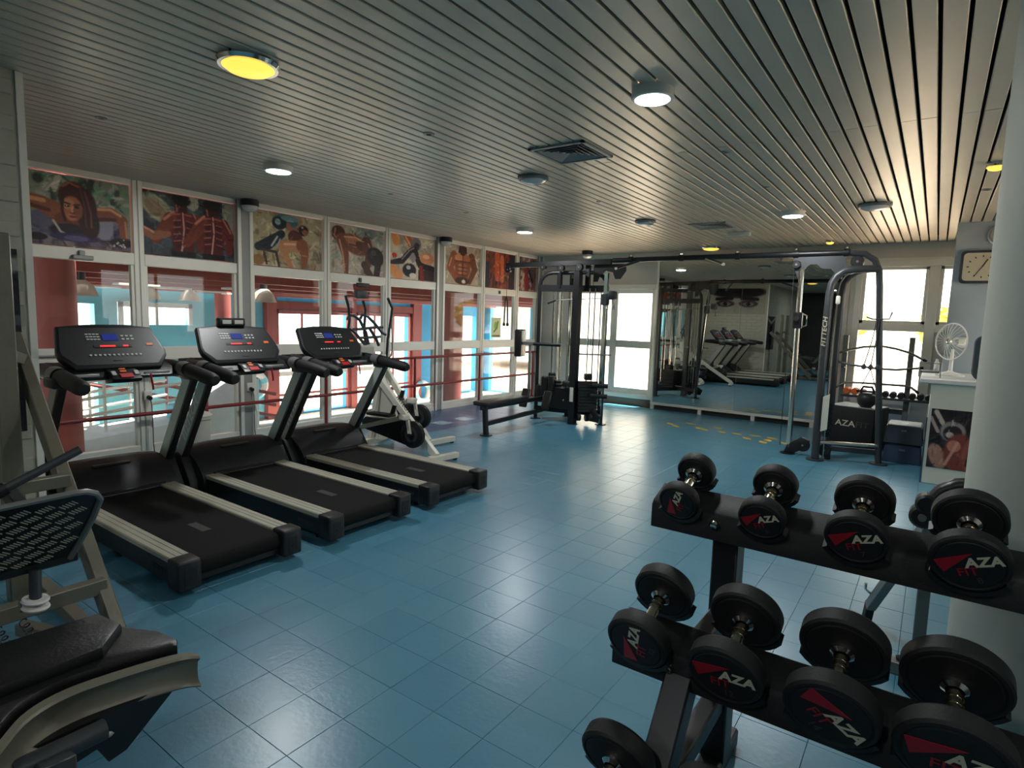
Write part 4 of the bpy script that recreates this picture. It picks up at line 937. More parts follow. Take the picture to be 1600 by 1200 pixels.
G(MB().bar(PBk, PBk+V((0, 0, 2.33)), .075, .1, (0, 1, 0)), 'rear_post')
G(MB().bar(PF+V((0, 0, .15)), PBk+V((0, 0, .15)), .07, .07), 'base_bar')
G(MB().bar(PF+V((0, 0, 2.3)), PBk+V((0, 0, 2.3)), .06, .07), 'top_bar')
for p in (PL, PR, PF, PBk): G(MB().cyl(p, p+V((0, 0, .012)), .085, seg=20), 'foot_plate')
for k in (.3, .72): G(MB().bar(PL+ax_*Lx*k+V((0, 0, zc)), PL+ax_*Lx*k+V((0, 0, 2.44)), .06, .07), 'stub_post')
# overhead arm with pulleys
G(MB().bar((-5.78, 7.9, 2.44), (-4.0, 8.1, 2.47), .05, .08), 'top_arm')
for p in ((-5.72, 7.88, 2.37), (-5.1, 7.95, 2.4), (-4.78, 7.97, 2.38), (-4.42, 7.9, 2.38)):
    pu = G(MB().cyl(V(p)+V((0, -.03, 0)), V(p)+V((0, .03, 0)), .055, seg=20, bev=.008), 'pulley', 'black'); G(MB().cyl(V(p)+V((0, -.035, 0)), V(p)+V((0, .035, 0)), .012, seg=10), 'pulley_bolt', 'steel_grey', pu)
G(MB().prism([(0, 0), (.5, 0), (.5, -.1), (.42, -.22), (.34, -.22), (.3, -.12), (.2, -.1), (.1, -.16), (.06, -.26), (0, -.26)], V((-4.3, 8.14, 2.44)), (1, .1, 0), (0, 0, 1), .02, 0), 'gusset_plate')
# guide rods and stacks
for p in (V((-4.93, 8.03, 0)), V((-4.8, 8.06, 0)), V((-4.72, 8.2, 0)), V((-4.62, 8.2, 0)), V((-4.34, 8.1, 0)), V((-4.27, 8.14, 0)), V((-4.2, 8.2, 0)), V((-4.99, 8.3, 0)), V((-4.85, 8.4, 0))):
    G(MB().cyl(p+V((0, 0, .3)), p+V((0, 0, zc)), .011, seg=8), 'guide_rod', 'chrome')
for p in (V((-4.87, 8.04, 0)), V((-4.3, 8.12, 0)), V((-4.67, 8.22, 0))):
    G(MB().cyl(p+V((0, 0, .7)), p+V((0, 0, 2.4)), .004, seg=6), 'cable', 'cord')
plate = bpy.data.meshes.new('weight_plate'); t_ = MB(); t_.box((0, 0, 0), (.3, .11, .044), None, .006); t_.bm.to_mesh(plate); t_.bm.free(); plate.materials.append(MATS['black'])
base = V((-4.65, 8.1, 0))
for p, n, r in ((V((-4.88, 7.99, .24)), 9, .24), (V((-4.28, 8.05, .22)), 10, .75), (V((-4.7, 8.3, .22)), 8, .24)):
    for k in range(n):
        o = link('weight_plate', plate, g); o.location = p+V((0, 0, .048*k))-base; o.rotation_euler = (0, 0, r)
    G(MB().box(p+V((0, 0, .048*n+.04)), (.12, .1, .1), r, .015), 'stack_head', 'black')
G(MB().box((-4.98, 7.93, .5), (.11, .08, .4), .24, .015), 'stack_shroud', 'black'); G(MB().box((-5.08, 7.96, .42), (.1, .1, .28), .24, .015), 'stack_shroud', 'black')
G(MB().box((-4.7, 7.96, .38), (.34, .08, .34), .12, .01), 'stack_shroud', 'black'); G(MB().box((-4.84, 7.9, .6), (.1, .08, .24), .2, .015), 'stack_shroud', 'black'); G(MB().box((-4.58, 7.9, .62), (.1, .07, .08), .1, .015), 'stack_shroud', 'black'); G(MB().lathe([(0, 0), (.02, 0), (.02, .012), (0, .014)], (-4.6, 7.9, .36), (0, -1, 0), 12), 'bolt_cap', 'chrome')
G(MB().box(PF+V((.0, -.0575, .46)), (.06, .004, .22)), 'instruction_label', 'paper', pf)
for p in ((-4.36, 7.95, .12), (-4.3, 8.1, .1), (-4.2, 8.05, .12)):
    pu = G(MB().cyl(V(p)+V((-.02, -.02, 0)), V(p)+V((.02, .02, 0)), .06, seg=20, bev=.008), 'pulley', 'black')
# slanted adjustable column with carriage
c0, c1 = V((-4.14, 8.2, .02)), V((-4.03, 8.02, 2.3))
G(MB().bar(c0, c1, .045, .06), 'adjust_column', 'chrome')
cp = c0+(c1-c0)*.83
ca = G(MB().box(cp, (.1, .09, .17), None, .012), 'carriage', 'dark_steel'); G(MB().box(cp+V((.13, -.05, .06)), (.14, .09, .13), .2, .03, 2), 'pulley_housing', 'dark_steel', ca)
G(MB().tube([cp+V((.14, -.05, 0)), cp+V((.17, -.06, -.08)), cp+V((.18, -.06, -.15)), cp+V((.15, -.06, -.15)), cp+V((.17, -.06, -.08))], .006, 6), 'hand_loop', 'steel_grey', ca)
G(MB().cyl(cp+V((-.05, 0, .02)), cp+V((-.85, -.05, -.02)), .008, seg=6), 'lat_bar', 'steel_grey'); G(MB().cyl(cp+V((-.83, -.05, -.02)), cp+V((-.97, -.06, -.07)), .014, seg=8), 'bar_grip', 'rubber')
G(MB().prism([(0, 0), (.16, .0), (.2, .1), (.06, .2), (0, .16)], V((-4.22, 8.1, .06)), (1, -.3, 0), (0, 0, 1), .06, .01), 'foot_pulley_housing', 'black')
for z, x in ((.62, .12), (.46, .1)): G(MB().cyl((-4.3+x, 8.0, z), (-4.0+x*.3, 8.1, z), .035, seg=12), 'knee_roller', 'rubber')
G(MB().cyl((-5.2, 7.9, 1.2), (-4.75, 8.0, 1.2), .028, seg=10), 'grab_bar')
G(MB().cyl((-4.5, 8, 1.08), (-3.95, 8.12, 1.09), .012, seg=8), 'tie_rod', 'steel_grey')
# back pad
G(MB().box((-5.48, 7.93, 1.2), (.12, .26, .44), .25, .03, 3), 'back_pad', 'leather'); G(MB().bar((-5.43, 7.93, 1.2), (-5.16, 7.97, 1.2), .05, .05), 'pad_arm', 'steel_grey')
G(MB().cyl((-5.3, 7.95, .3), (-5.3, 7.95, 1.2), .022, seg=10), 'pad_post', 'steel_grey')
# low row bench
G(MB().prism(rounded(-.13, .13, 0, 1.05, .06), V((-4.93, 6.2, .405)), (1, 0, 0), (0, 1, 0), .055, .015), 'bench_seat', 'leather')
G(MB().bar((-4.9, 6.22, .38), (-4.9, 7.9, .38), .05, .06), 'bench_beam')
G(MB().cyl((-4.87, 6.3, 0), (-4.9, 6.3, .39), .04, seg=14), 'bench_leg'); G(MB().cyl((-4.87, 6.3, 0), (-4.87, 6.3, .012), .085, seg=20), 'foot_plate')
G(MB().bar((-4.87, 6.3, .16), (-4.9, 7.95, .2), .05, .06), 'bench_tie')
for sg in (-1, 1): G(MB().box((-4.9+.2*sg, 7.55, .38), (.14, .04, .3), Matrix.Rotation(-.35, 3, 'X'), .015), 'foot_rest', 'black')
# triceps rope on the arm
rp = thing('triceps_rope', 'black triceps rope hanging from the multigym arm before the glass', 'rope', (-5.73, 7.86, 2.3))
MB().cyl((0, 0, 0), (0, 0, -.36), .004, seg=6).build('cable', 'cord', rp)
for sg in (-1, 1):
    r_ = MB().tube([(0, 0, -.36), (sg*.025, 0, -.45), (sg*.035, 0, -.8)], .012, 8).build('strand', 'black', rp); MB().lathe([(0, 0), (.022, .01), (.024, .04), (.012, .06)], (sg*.035, 0, -.84), (0, 0, 1), 12).build('rope_end', 'rubber', r_)

# ================================================================== CABLE CROSSOVER COLUMN ON THE RIGHT
x = thing('cable_crossover', 'dark grey cable crossover column joined by an overhead pull-up beam', 'exercise machine', (-1.0, 8.1, 0))
def Xo(mb, name, m='dark_steel', par=None): return mb.build(name, m, par or x, True)
Xo(MB().tube([(-3.99, 8.12, 2.49), (-2.6, 8.1, 2.49), (-.95, 8.1, 2.49)], .035, 12), 'overhead_beam', 'black_metal')
for px in (-3.7, -2.95, -2.2, -1.5, -.95):
    c_ = Xo(MB().cyl((px-.03, 8.1, 2.49), (px+.03, 8.1, 2.49), .045, seg=14), 'clamp', 'black_metal'); Xo(MB().lathe([(0, 0), (.016, .005), (.016, .02), (0, .03)], (px, 8.1, 2.53), (0, 0, 1), 10), 'clamp_knob', 'chrome', c_)
for a, b in (((-3.55, 8.08, 2.47), (-3.75, 7.75, 2.34)), ((-2.6, 8.08, 2.47), (-2.28, 7.75, 2.36))):
    h_ = Xo(MB().tube([a, b], .018, 8), 'pull_up_handle', 'black_metal'); Xo(MB().cyl(V(b), V(b)+(V(b)-V(a)).normalized()*.02, .02, seg=10), 'handle_end', 'chrome', h_)
rear = [(-.43, 8.22, 0), (-.52, 8.2, 1.2), (-.59, 8.18, 2.1), (-.61, 8.17, 2.28), (-.66, 8.15, 2.4), (-.76, 8.13, 2.47), (-.95, 8.1, 2.49)]
Xo(MB().tube(rear, .036, 12), 'rear_post')
def mainpost(dx, dy, m):
    return [V((-1.07+dx, 7.93+dy, 0)), V((-1.08+dx, 7.95+dy, 1.2)), V((-1.08+dx, 8.0+dy, 2.0))]+[V((-1.08+dx+.22*(1-math.cos(a)), 8.02+dy+.02*a, 2.05+.24*math.sin(a))) for a in (.35, .75, 1.15, 1.57)]+[V((-.62, 8.16, 2.3))]
Xo(MB().tube(mainpost(0, 0, 0), .045, 12), 'main_post'); Xo(MB().tube(mainpost(.11, .16, 0), .036, 12), 'main_post'); Xo(MB().tube(mainpost(.075, .06, 0), .011, 8), 'guide_tube', 'chrome')
Xo(MB().box((-.985, 8.0, 1.93), (.045, .05, .1), None, .015, 2), 'cable_stop', 'white_plastic')
Xo(MB().prism([(-1.52, 2.47), (-.95, 2.47), (-.95, 2.2), (-1.03, 2.22), (-1.1, 2.3), (-1.2, 2.31), (-1.26, 2.36), (-1.34, 2.36), (-1.4, 2.3), (-1.42, 2.2), (-1.46, 2.2), (-1.52, 2.34)], (0, 8.12, 0), (1, 0, 0), (0, 0, 1), .025, 0), 'gusset_plate')
cc = Xo(MB().cyl((-1.4, 8.1, .06), (-1.42, 8.08, 2.3), .03, seg=14), 'slide_column', 'chrome')
sc_ = Xo(MB().box((-1.415, 8.08, 1.68), (.1, .1, .2), None, .012), 'carriage', 'black_metal'); Xo(MB().tube([(-1.36, 8.06, 1.76), (-1.31, 8.05, 1.74), (-1.31, 8.05, 1.62), (-1.36, 8.06, 1.6)], .01, 8), 'carriage_handle', 'chrome', sc_); Xo(MB().cyl((-1.42, 8.03, 1.7), (-1.42, 8.0, 1.7), .03, seg=12), 'carriage_knob', 'chrome', sc_)
Xo(MB().cyl((-1.5, 8.06, .1), (-1.5, 8.06, 2.4), .004, seg=6), 'cable', 'cord')
for p, r in (((-1.48, 8.08, 2.36), .05), ((-.83, 8.1, 2.38), .07), ((-.99, 8.02, .12), .075), ((-1.24, 8.1, .13), .08)):
    pu = Xo(MB().cyl(V(p)+V((0, -.03, 0)), V(p)+V((0, .03, 0)), r, seg=24, bev=.01), 'pulley', 'black'); Xo(MB().cyl(V(p)+V((0, -.035, 0)), V(p)+V((0, .035, 0)), .014, seg=10), 'pulley_bolt', 'steel_grey', pu)
Xo(MB().prism([(-1.46, 0), (-1.36, 0), (-1.17, .12), (-1.17, .2), (-1.26, .23), (-1.42, .12)], (0, 8.13, 0), (1, 0, 0), (0, 0, 1), .06, .01), 'foot_pulley_housing', 'black')
Xo(MB().cyl((-1.41, 8.1, 0), (-1.41, 8.1, .012), .09, seg=20), 'foot_plate', 'black_metal')
for p in ((-1.07, 7.93, 0), (-.43, 8.22, 0)): Xo(MB().cyl(p, V(p)+V((0, 0, .014)), .1, seg=24), 'foot_plate')
Xo(MB().cyl((-1.06, 7.94, .22), (-.45, 8.2, .22), .022, seg=12), 'lower_tie', 'chrome'); Xo(MB().bar((-1.0, 8.08, .14), (-.45, 8.22, .14), .05, .06), 'base_bar')
for z in range(9): Xo(MB().box((-1.0, 8.1, .3+.046*z), (.08, .14, .042), .3, .005), 'weight_plate', 'black')
Xo(MB().prism([(0, 0), (.0, .42), (.07, .46), (.07, .03)], (-1.035, 7.89, .36), (1, .25, 0), (0, 0, 1), .004), 'instruction_label', 'paper')
letter('lettering', text_mesh('FITTECH', .07, .001, .2, 1.3), 'logo_white', x, V((-1.085, 7.898, 1.55))-V((-1.0, 8.1, 0)), (0, 0, 1), (-1, 0, 0))
ro = [V((-.62, 8.12, 1.72)), V((-.56, 8.1, 1.72)), V((-.5, 8.1, 1.72))]
hk = thing('rope_set', 'three thin cable ropes with knobs hanging by the window post', 'rope', (-.56, 8.15, 1.72))
MB().tube([(-.13, 0, .02), (-.06, 0, -.005), (.1, 0, .0), (.12, .04, .08)], .01, 6).build('hanger', 'dark_steel', hk)
for k in range(3):
    r_ = MB().tube([(-.02+.02*k, 0, 0), (-.05+.04*k, 0, -.25), (-.11+.07*k, .01, -.55)], .007, 6).build('strand', 'dark_steel', hk); MB().lathe([(0, 0), (.025, .01), (.028, .04), (.01, .07)], (-.11+.07*k, .01, -.6), (0, 0, 1), 10).build('knob', 'dark_steel', r_)

# ================================================================== CORNER BY THE WINDOW
# barbell rack with bent bars
k_ = thing('bar_rack', 'grey two-post bar rack standing before the window', 'rack', (-.68, 10.2, 0))
for X0 in (-1.1, -.27):
    MB().bar((X0, 10.22, 0), (X0, 10.22, 1.5), .07, .08, (0, 1, 0), .006).build('post', 'steel_grey', k_, True); MB().box((X0, 10.1, .03), (.08, .45, .06), None, .006).build('foot', 'steel_grey', k_, True)
MB().bar((-1.1, 10.22, .42), (-.27, 10.22, .42), .06, .07).build('tie', 'dark_steel', k_, True)
MB().bar((-1.08, 10.08, .615), (.04, 10.08, .615), .2, .03).build('tray', 'dark_steel', k_, True)
for X0 in (-1.1, -.27):
    for z in (1.28, 1.05, .80): MB().bar((X0, 10.18, z-.03), (X0, 10.1, z-.02), .05, .02).build('hook', 'dark_steel', k_, True)
bars = [([(1305, 553), (1325, 547), (1350, 542), (1378, 541), (1400, 545), (1423, 552), (1448, 565)], 'arched steel exercise bar on top of the window rack'), ([(1305, 564), (1330, 570), (1370, 576), (1400, 578), (1443, 575)], 'slightly sagging steel bar in the middle of the window rack'), ([(1302, 606), (1322, 597), (1360, 599), (1416, 603), (1424, 606), (1436, 615)], 'lowest steel bar with bent ends on the window rack')]
for l, lb in bars:
    q = [at(a, b, 1, 10.09) for a, b in l]
    o = thing('exercise_bar', lb, 'bar', q[0], 0, 'bars on the window rack')
    MB().tube(q, .017, 8).build('shaft', 'steel_grey', o, True)
    for e0, e1 in ((q[0], q[1]), (q[-1], q[-2])): MB().cyl(e0, e0+(e1-e0).normalized()*.05, .022, seg=10).build('end_collar', 'rubber', o, True)
def small_dumbbell(p, r, m, label, group):
    o = thing('hand_weight', label, 'dumbbell', p, 0, group)
    MB().cyl((0, -.09, 0), (0, .09, 0), .014, seg=8).build('handle', 'chrome', o)
    for sg in (-1, 1): MB().lathe([(0, -.025), (r*.85, -.025), (r, -.012), (r, .012), (r*.85, .025), (0, .025)], (0, sg*.075, 0), (0, 1, 0), 12).build('head', m, o)
for k, xx in enumerate((-.62, -.525, -.43, -.335, -.2, -.105, -.01)): small_dumbbell((xx, 10.08, .675), .045, 'rubber', 'small black hand weight on the window rack tray, %s from the left' % ('first', 'second', 'third', 'fourth', 'fifth', 'sixth', 'last')[k], 'black hand weights on the window rack')
for k, xx in enumerate((-1.01, -.905)): small_dumbbell((xx, 10.08, .685), .05, 'orange', ('orange hand weight at the very left of the window rack tray', 'orange hand weight beside the red one on the window rack')[k], 'orange hand weights on the window rack')
small_dumbbell((-.8, 10.08, .675), .045, 'red', 'small red hand weight on the window rack tray', None)
tr = thing('suspension_strap', 'thin dark suspension strap in a triangle on the window rack', 'strap', (-.73, 9.96, 1.03))
MB().tube([(0, 0, 0), (-.12, 0, -.32), (.1, 0, -.32), (0, 0, 0)], .008, 6).build('loop', 'dark_steel', tr); MB().cyl((-.15, 0, -.33), (.14, 0, -.33), .016, seg=8).build('grip', 'rubber', tr)
# plyo box
pb = thing('plyo_box', 'large black plyometric box with pale lettering under the window', 'box', (-.775, 9.28, 0), -.28)
MB().box((0, 0, .28), (.58, .5, .55), None, .012, 2).build('body', 'rubber', pb)
MB().box((0, 0, .559), (.56, .48, .012), None, .004).build('lid', 'step_top', pb)
letter('lettering', text_mesh('AZAFIT', .11, .001, 0, 1.15), 'logo_dark', pb, (.03, -.2525, .33), (1, 0, 0), (0, 0, 1))
letter('lettering', text_mesh('AZA', .11, .0012, 0, 1.15), 'logo_white', pb, (-.055, -.253, .33), (1, 0, 0), (0, 0, 1))
kb = thing('kettlebell', 'black kettlebell standing on the plyometric box', 'kettlebell', (-.68, 9.12, .567))
MB().lathe([(0, 0), (.06, 0), (.1, .04), (.115, .1), (.1, .16), (.06, .19), (0, .2)], (0, 0, 0), (0, 0, 1), 20).build('ball', 'black', kb)
MB().tube([(-.06, 0, .16), (-.075, 0, .22), (-.05, 0, .27), (.05, 0, .27), (.075, 0, .22), (.06, 0, .16)], .016, 8).build('handle', 'black', kb)
# steps
for k, (z0, top, lab) in enumerate(((.0, 'step_blue', 'dark blue aerobic step at the bottom of the stack beside the counter'), (.235, 'step_dark', 'aerobic step with pale grey top, upper one of the stack'))):
    st = thing('aerobic_step', lab, 'step', (-.215, 8.72, z0), 0, 'stacked aerobic steps')
    mb = MB(); a, b = .2, .25; c_, d_ = .18, .23; H = .215
    mb.poly([(-a, -b, 0), (a, -b, 0), (a, b, 0), (-a, b, 0), (-c_, -d_, H), (c_, -d_, H), (c_, d_, H), (-c_, d_, H)], [(3, 2, 1, 0), (4, 5, 6, 7), (0, 1, 5, 4), (1, 2, 6, 5), (2, 3, 7, 6), (3, 0, 4, 7)])
    bmesh.ops.bevel(mb.bm, geom=mb.bm.edges[:], offset=.008, segments=2, affect='EDGES'); mb.build('body', top, st)
    MB().box((0, 0, H+.005), (.34, .44, .014), None, .006).build('tread', 'step_top' if k else 'step_dark', st)
    MB().box((0, -.237, .16), (.06, .006, .025), None, .002).build('grip_slot', 'steel_grey', st)
    if k: MB().box((0, 0, H+.013), (.07, .05, .002), None).build('badge', 'white_plastic', st)
# counter
co = thing('counter', 'white counter with a poster on its front by the pier', 'counter', (.6, 8.2, 0))
MB().bx(.0, 1.4, 7.56, 8.88, 0, 1.06, .006).build('body', 'white_paint', co, True); MB().bx(-.1, 1.45, 7.5, 8.89, 1.06, 1.11, .008).build('top', 'white_plastic', co, True)
MB().bx(-.008, .0, 7.56, 8.88, .0, .7).build('side_strip', 'step_blue', co, True)
c = Canvas(.72, .62, 130, (44, 36, 38)); c.blotch(40, [(28, 22, 26), (66, 56, 58), (90, 80, 80)], (.03, .1), .7).strokes(120, (.004, .012), (.02, .08), 30, 1.0)
c.line([(.06, .95), (.14, .78), (.24, .64)], .03, (196, 172, 160)).line([(.0, .85), (.1, .62)], .022, (176, 150, 142)).ell(.27, .64, .15, .17, (150, 138, 134)).ell(.27, .61, .11, .13, (46, 36, 36)).ell(.24, .58, .05, .05, (190, 170, 160))
c.ell(.12, .2, .1, .22, (168, 124, 104), 20).ell(.36, .28, .17, .34, (126, 62, 54)).ell(.6, .28, .2, .36, (148, 84, 66)).ell(.3, .4, .08, .1, (190, 120, 98)).line([(.22, .08), (.34, .46)], .018, (214, 160, 136), .8).line([(.46, .1), (.5, .52)], .016, (60, 28, 28)).line([(.56, .12), (.62, .5)], .02, (206, 140, 112), .8).ell(.8, .5, .15, .3, (92, 44, 42)).strokes(90, (.003, .009), (.02, .06), 30, 1.3).grain(5)
tag(c.mesh('counter_poster', (1, 0, 0), (0, 0, 1), (.03, 7.552, .18), .006), 'dark poster of a muscular figure on the white counter front', 'poster')
# fan on the counter
fa = thing('desk_fan', 'pale desk fan with round wire guard on the counter', 'fan', (.16, 8.2, 1.11))
MB().lathe([(0, 0), (.13, 0), (.14, .015), (.1, .03), (.03, .05), (.022, .06)], (0, 0, 0), (0, 0, 1), 28).build('base', 'white_plastic', fa); MB().cyl((0, 0, .05), (0, 0, .3), .02, .016, 12).build('stem', 'white_plastic', fa)
axf = V((-.8, -.75, .05)).normalized(); fx, fy, fz = frame_of(axf); hc = V((0, 0, .38))
MB().cyl(hc-axf*.12, hc-axf*.02, .06, .045, 16).build('motor', 'white_plastic', fa); gd = MB().tube([hc+axf*.03+(fx*math.cos(a*math.pi/16)+fy*math.sin(a*math.pi/16))*.2 for a in range(32)], .008, 6, True).build('guard_ring', 'white_plastic', fa)
for k in range(24):
    a = k*math.pi/12; d_ = fx*math.cos(a)+fy*math.sin(a); MB().tube([hc+axf*.07+d_*.03, hc+axf*.065+d_*.12, hc+axf*.03+d_*.2], .0025, 4).build('guard_wire', 'white_plastic', gd)
for k in range(3):
    a = k*2.094+.3; mb = MB(); q = [hc+axf*.02+(fx*math.cos(a+s_)+fy*math.sin(a+s_))*r_+axf*h_ for s_, r_, h_ in ((-.2, .03, 0), (-.55, .1, .01), (-.4, .17, .015), (.1, .18, -.005), (.35, .12, -.02), (.2, .03, -.01))]
    mb.poly(q+[v+axf*.003 for v in q], [(0, 1, 2, 3, 4, 5), (11, 10, 9, 8, 7, 6)]+[(i, (i+1) % 6, 6+(i+1) % 6, 6+i) for i in range(6)]); mb.build('blade', 'clear_plastic', fa)
MB().lathe([(0, 0), (.03, 0), (.03, .02), (0, .03)], hc+axf*.05, axf, 14).build('hub', 'chrome', fa)
sp = thing('speaker', 'dark rounded speaker at the back of the counter beside the column', 'speaker', (.44, 7.8, 1.11))
MB().prism(rounded(-.11, .11, 0, .46, .08), (0, .11, 0), (1, 0, 0), (0, 0, 1), .22, .015).build('cabinet', 'speaker_cloth', sp)
MB().cyl((0, -.112, .15), (0, -.118, .15), .075, seg=24).build('cone', 'black', sp); MB().cyl((0, -.112, .33), (0, -.118, .33), .03, seg=16).build('tweeter', 'black', sp)
bk_ = thing('wire_tray', 'small wire tray with a jar at the counter edge', 'tray', (-.03, 7.72, 1.11))
for q in ([(-.09, 0, 0), (-.09, 0, .15), (.1, 0, .15), (.1, 0, 0)], [(-.09, .12, 0), (-.09, .12, .15), (.1, .12, .15), (.1, .12, 0)]): MB().tube(q, .006, 6).build('wire', 'steel_grey', bk_)
MB().bx(-.08, .09, 0, .12, .045, .07, .006).build('shelf', 'steel_grey', bk_); MB().lathe([(0, 0), (.025, 0), (.025, .08), (.012, .1), (.012, .12), (0, .12)], (.06, .04, .075), (0, 0, 1), 14).build('jar', 'white_plastic', bk_)
# clock and alarm on the pier
ck = thing('wall_clock', 'cream wall clock with dark rounded square frame on the pier', 'clock', (.36, 8.87, 2.36))
MB().prism(rounded(-.21, .21, -.19, .19, .05), (0, .028, 0), (1, 0, 0), (0, 0, 1), .05, .008).build('case', 'dark_steel', ck)
MB().prism(rounded(-.18, .18, -.16, .16, .04), (0, -.0225, 0), (1, 0, 0), (0, 0, 1), .004).build('dial', 'clock_face', ck)
MB().bar((0, -.029, 0), (.045, -.029, .085), .012, .003, (0, 1, 0), 0).build('hour_hand', 'black', ck); MB().bar((0, -.031, 0), (-.07, -.031, -.11), .008, .003, (0, 1, 0), 0).build('minute_hand', 'black', ck)
for k in range(12):
    a = k*math.pi/6; MB().box((.135*math.sin(a), -.028, .12*math.cos(a)), (.012, .002, .02), Matrix.Rotation(a, 3, 'Y')).build('hour_mark', 'logo_dark', ck)
al = thing('alarm_bell', 'round pale alarm sounder above the wall clock', 'alarm', (.49, 8.895, 2.72))
MB().lathe([(.1, 0), (.1, .02), (.08, .05), (.03, .065), (0, .067)], (0, 0, 0), (0, -1, 0), 24).build('dome', 'cream_plastic', al); MB().cyl((0, 0, 0), (0, -.012, 0), .115, seg=24).build('base', 'white_plastic', al)

# ================================================================== DUMBBELL RACK IN THE FOREGROUND
rk = thing('dumbbell_rack', 'black three-tier dumbbell rack in the right foreground', 'rack', (.1, 1.75, 0))
def Rk(mb, name, m='black_metal', par=None): return mb.build(name, m, par or rk, True)
TIERS = [(1.95, 1.00), (1.58, .675), (1.21, .36)]           # near head centre of each tier: y, z
SL = .42
trays = []
for yn, zn in TIERS:
    x0, x1 = -.775+(1.95-yn)*.12, .95
    prof = [(yn+.032, zn-.125), (yn+.032, zn-.045), (yn+.045, zn-.03), (yn+.145, zn+.008), (yn+.158, zn+.004), (yn+.158, zn-.03), (yn+.12, zn-.125)]
    trays.append(Rk(MB().prism(prof, (x0, 0, 0), (0, 1, 0), (0, 0, 1), x1-x0, .004), 'tray', 'rubber'))
    for xx in (-.58, .8):
        b_ = Rk(MB().lathe([(0, 0), (.016, 0), (.016, .012), (.01, .02), (0, .022)], (xx+.03, yn+.032, zn-.07), (0, -1, 0), 12), 'bolt', 'chrome', trays[-1])
for xx in (-.52, .82):
    Rk(MB().bar((xx, 2.06, .9), (xx, 2.08, .05), .085, .1, (0, 1, 0), .006), 'rear_post')
    Rk(MB().bar((xx, 2.06, .6), (xx, 1.64, .6), .06, .07, (0, 0, 1), .006), 'tier_arm')
    Rk(MB().bar((xx, 2.06, .29), (xx, 1.27, .29), .06, .07, (0, 0, 1), .006), 'tier_arm')
    Rk(MB().bar((xx, 1.68, .6), (xx, 1.22, .05), .08, .09, (0, 1, 0), .006), 'front_leg')
    Rk(MB().bar((xx, 1.0, .035), (xx, 2.25, .035), .08, .07, (0, 0, 1), .008), 'foot_bar')
Rk(MB().bar((-.52, 2.08, .3), (.82, 2.08, .3), .06, .06), 'cross_tie')
txt_aza = text_mesh('AZA', 1, .004, .15, 1.0, .04); txt_fit = text_mesh('FIT', 1, .004, 0, 1.0)
nums = [text_mesh(n, 1, .004) for n in ('5', '6', '7', '8', '10', '12', '14', '16', '20', '22')]
def dumbbell(xc, tier, r, ang, label, n, dx=0):
    yn, zn = TIERS[tier]; a = math.atan(SL)
    L = .182+.022*(tier > 0)
    near = V((xc, yn, zn)); ax = V((dx, math.cos(a), math.sin(a))).normalized(); far = near+ax*L
    o = thing('dumbbell', label, 'dumbbell', near+ax*(L/2), 0, 'round-headed dumbbells on the rack')
    th = .024+.004*(tier > 0)
    for c, sg in ((near, -1), (far, 1)):
        hd = MB().lathe([(0, -th), (r*.80, -th), (r*.84, -th+.003), (r*.88, -th), (r*.95, -th+.002), (r, -th+.009), (r, th-.009), (r*.95, th-.001), (r*.6, th), (0, th)], c, ax, 48).build('head', 'rubber', o, True, 30)
        MB().lathe([(.03, 0), (.03, .008), (.02, .016)], c-ax*(sg*th*1.0), -ax*sg, 20).build('collar', 'chrome', hd, True)
        if sg < 0:
            nz = -ax; rx = V((math.cos(a*0), 0, 0)); fx = (V((1, 0, 0))-nz*nz.x).normalized(); fy = nz.cross(fx)
            ca, sa = math.cos(ang), math.sin(ang); ux, uy = fx*ca+fy*sa, fy*ca-fx*sa
            b = c-ax*(th+.0008)-(near+ax*(L/2))
            def lt(me, s_, u, v, m):
                q = me.copy(); q.transform(Matrix.Diagonal((s_, s_, .12*s_, 1))); letter('lettering', q, m, hd, b+ux*u*r+uy*v*r, ux, uy); bpy.data.meshes.remove(q)
            lt(txt_aza, r*.46, .36, .08, 'logo_white'); lt(txt_fit, r*.4, -.1, -.22, 'red_label'); lt(nums[n], r*.3, .1, -.55, 'logo_dark')
            pr_ = MB(); pr_.prism([(-.8*r, .30*r), (.2*r, .42*r), (-.68*r, -.16*r)], b-nz*.0005, ux, uy, .0012); pr_.build('red_flash', 'red_label', hd)
    MB().lathe([(.013, 0), (.0155, L*.2), (.0165, L*.5), (.0155, L*.8), (.013, L)], near, ax, 20).build('handle', 'brass_chrome', o, True)
    for k in (.3, .4, .6, .7): MB().lathe([(.0165, -.003), (.0195, -.002), (.0195, .002), (.0165, .003)], near+ax*L*k, ax, 20).build('handle_ring', 'brass_chrome', o, True)
    # saddles on the tray that cradle the two heads
    for c in (near, far):
        ux = V((1, 0, 0))
        uy = V((0, -math.sin(a), math.cos(a)))
        R0, R1 = r+.003, r+.016; pts_ = [(R0*math.cos(q), R0*math.sin(q)) for q in [math.radians(-150+12*k) for k in range(11)]]+[(R1*math.cos(q), R1*math.sin(q)) for q in [math.radians(-30-12*k) for k in range(11)]]
        Rk(MB().prism(pts_, c+V((0, math.cos(a), math.sin(a)))*.02, ux, uy, .04), 'saddle', 'black', trays[tier])
dumbbell(-.665, 0, .066, 1.2, 'smallest dumbbell at the left end of the top tier', 0)
dumbbell(-.397, 0, .070, .35, 'second dumbbell from the left on the top tier', 1)
dumbbell(-.137, 0, .083, .3, 'third dumbbell from the left on the top tier', 2)
dumbbell(.124, 0, .091, .4, 'fourth dumbbell on the top tier, in front of the column', 3)
dumbbell(-.632, 1, .092, 1.35, 'dumbbell with upturned logo at the left end of the middle tier', 4)
dumbbell(-.382, 1, .1, .05, 'second dumbbell from the left on the middle tier', 5)
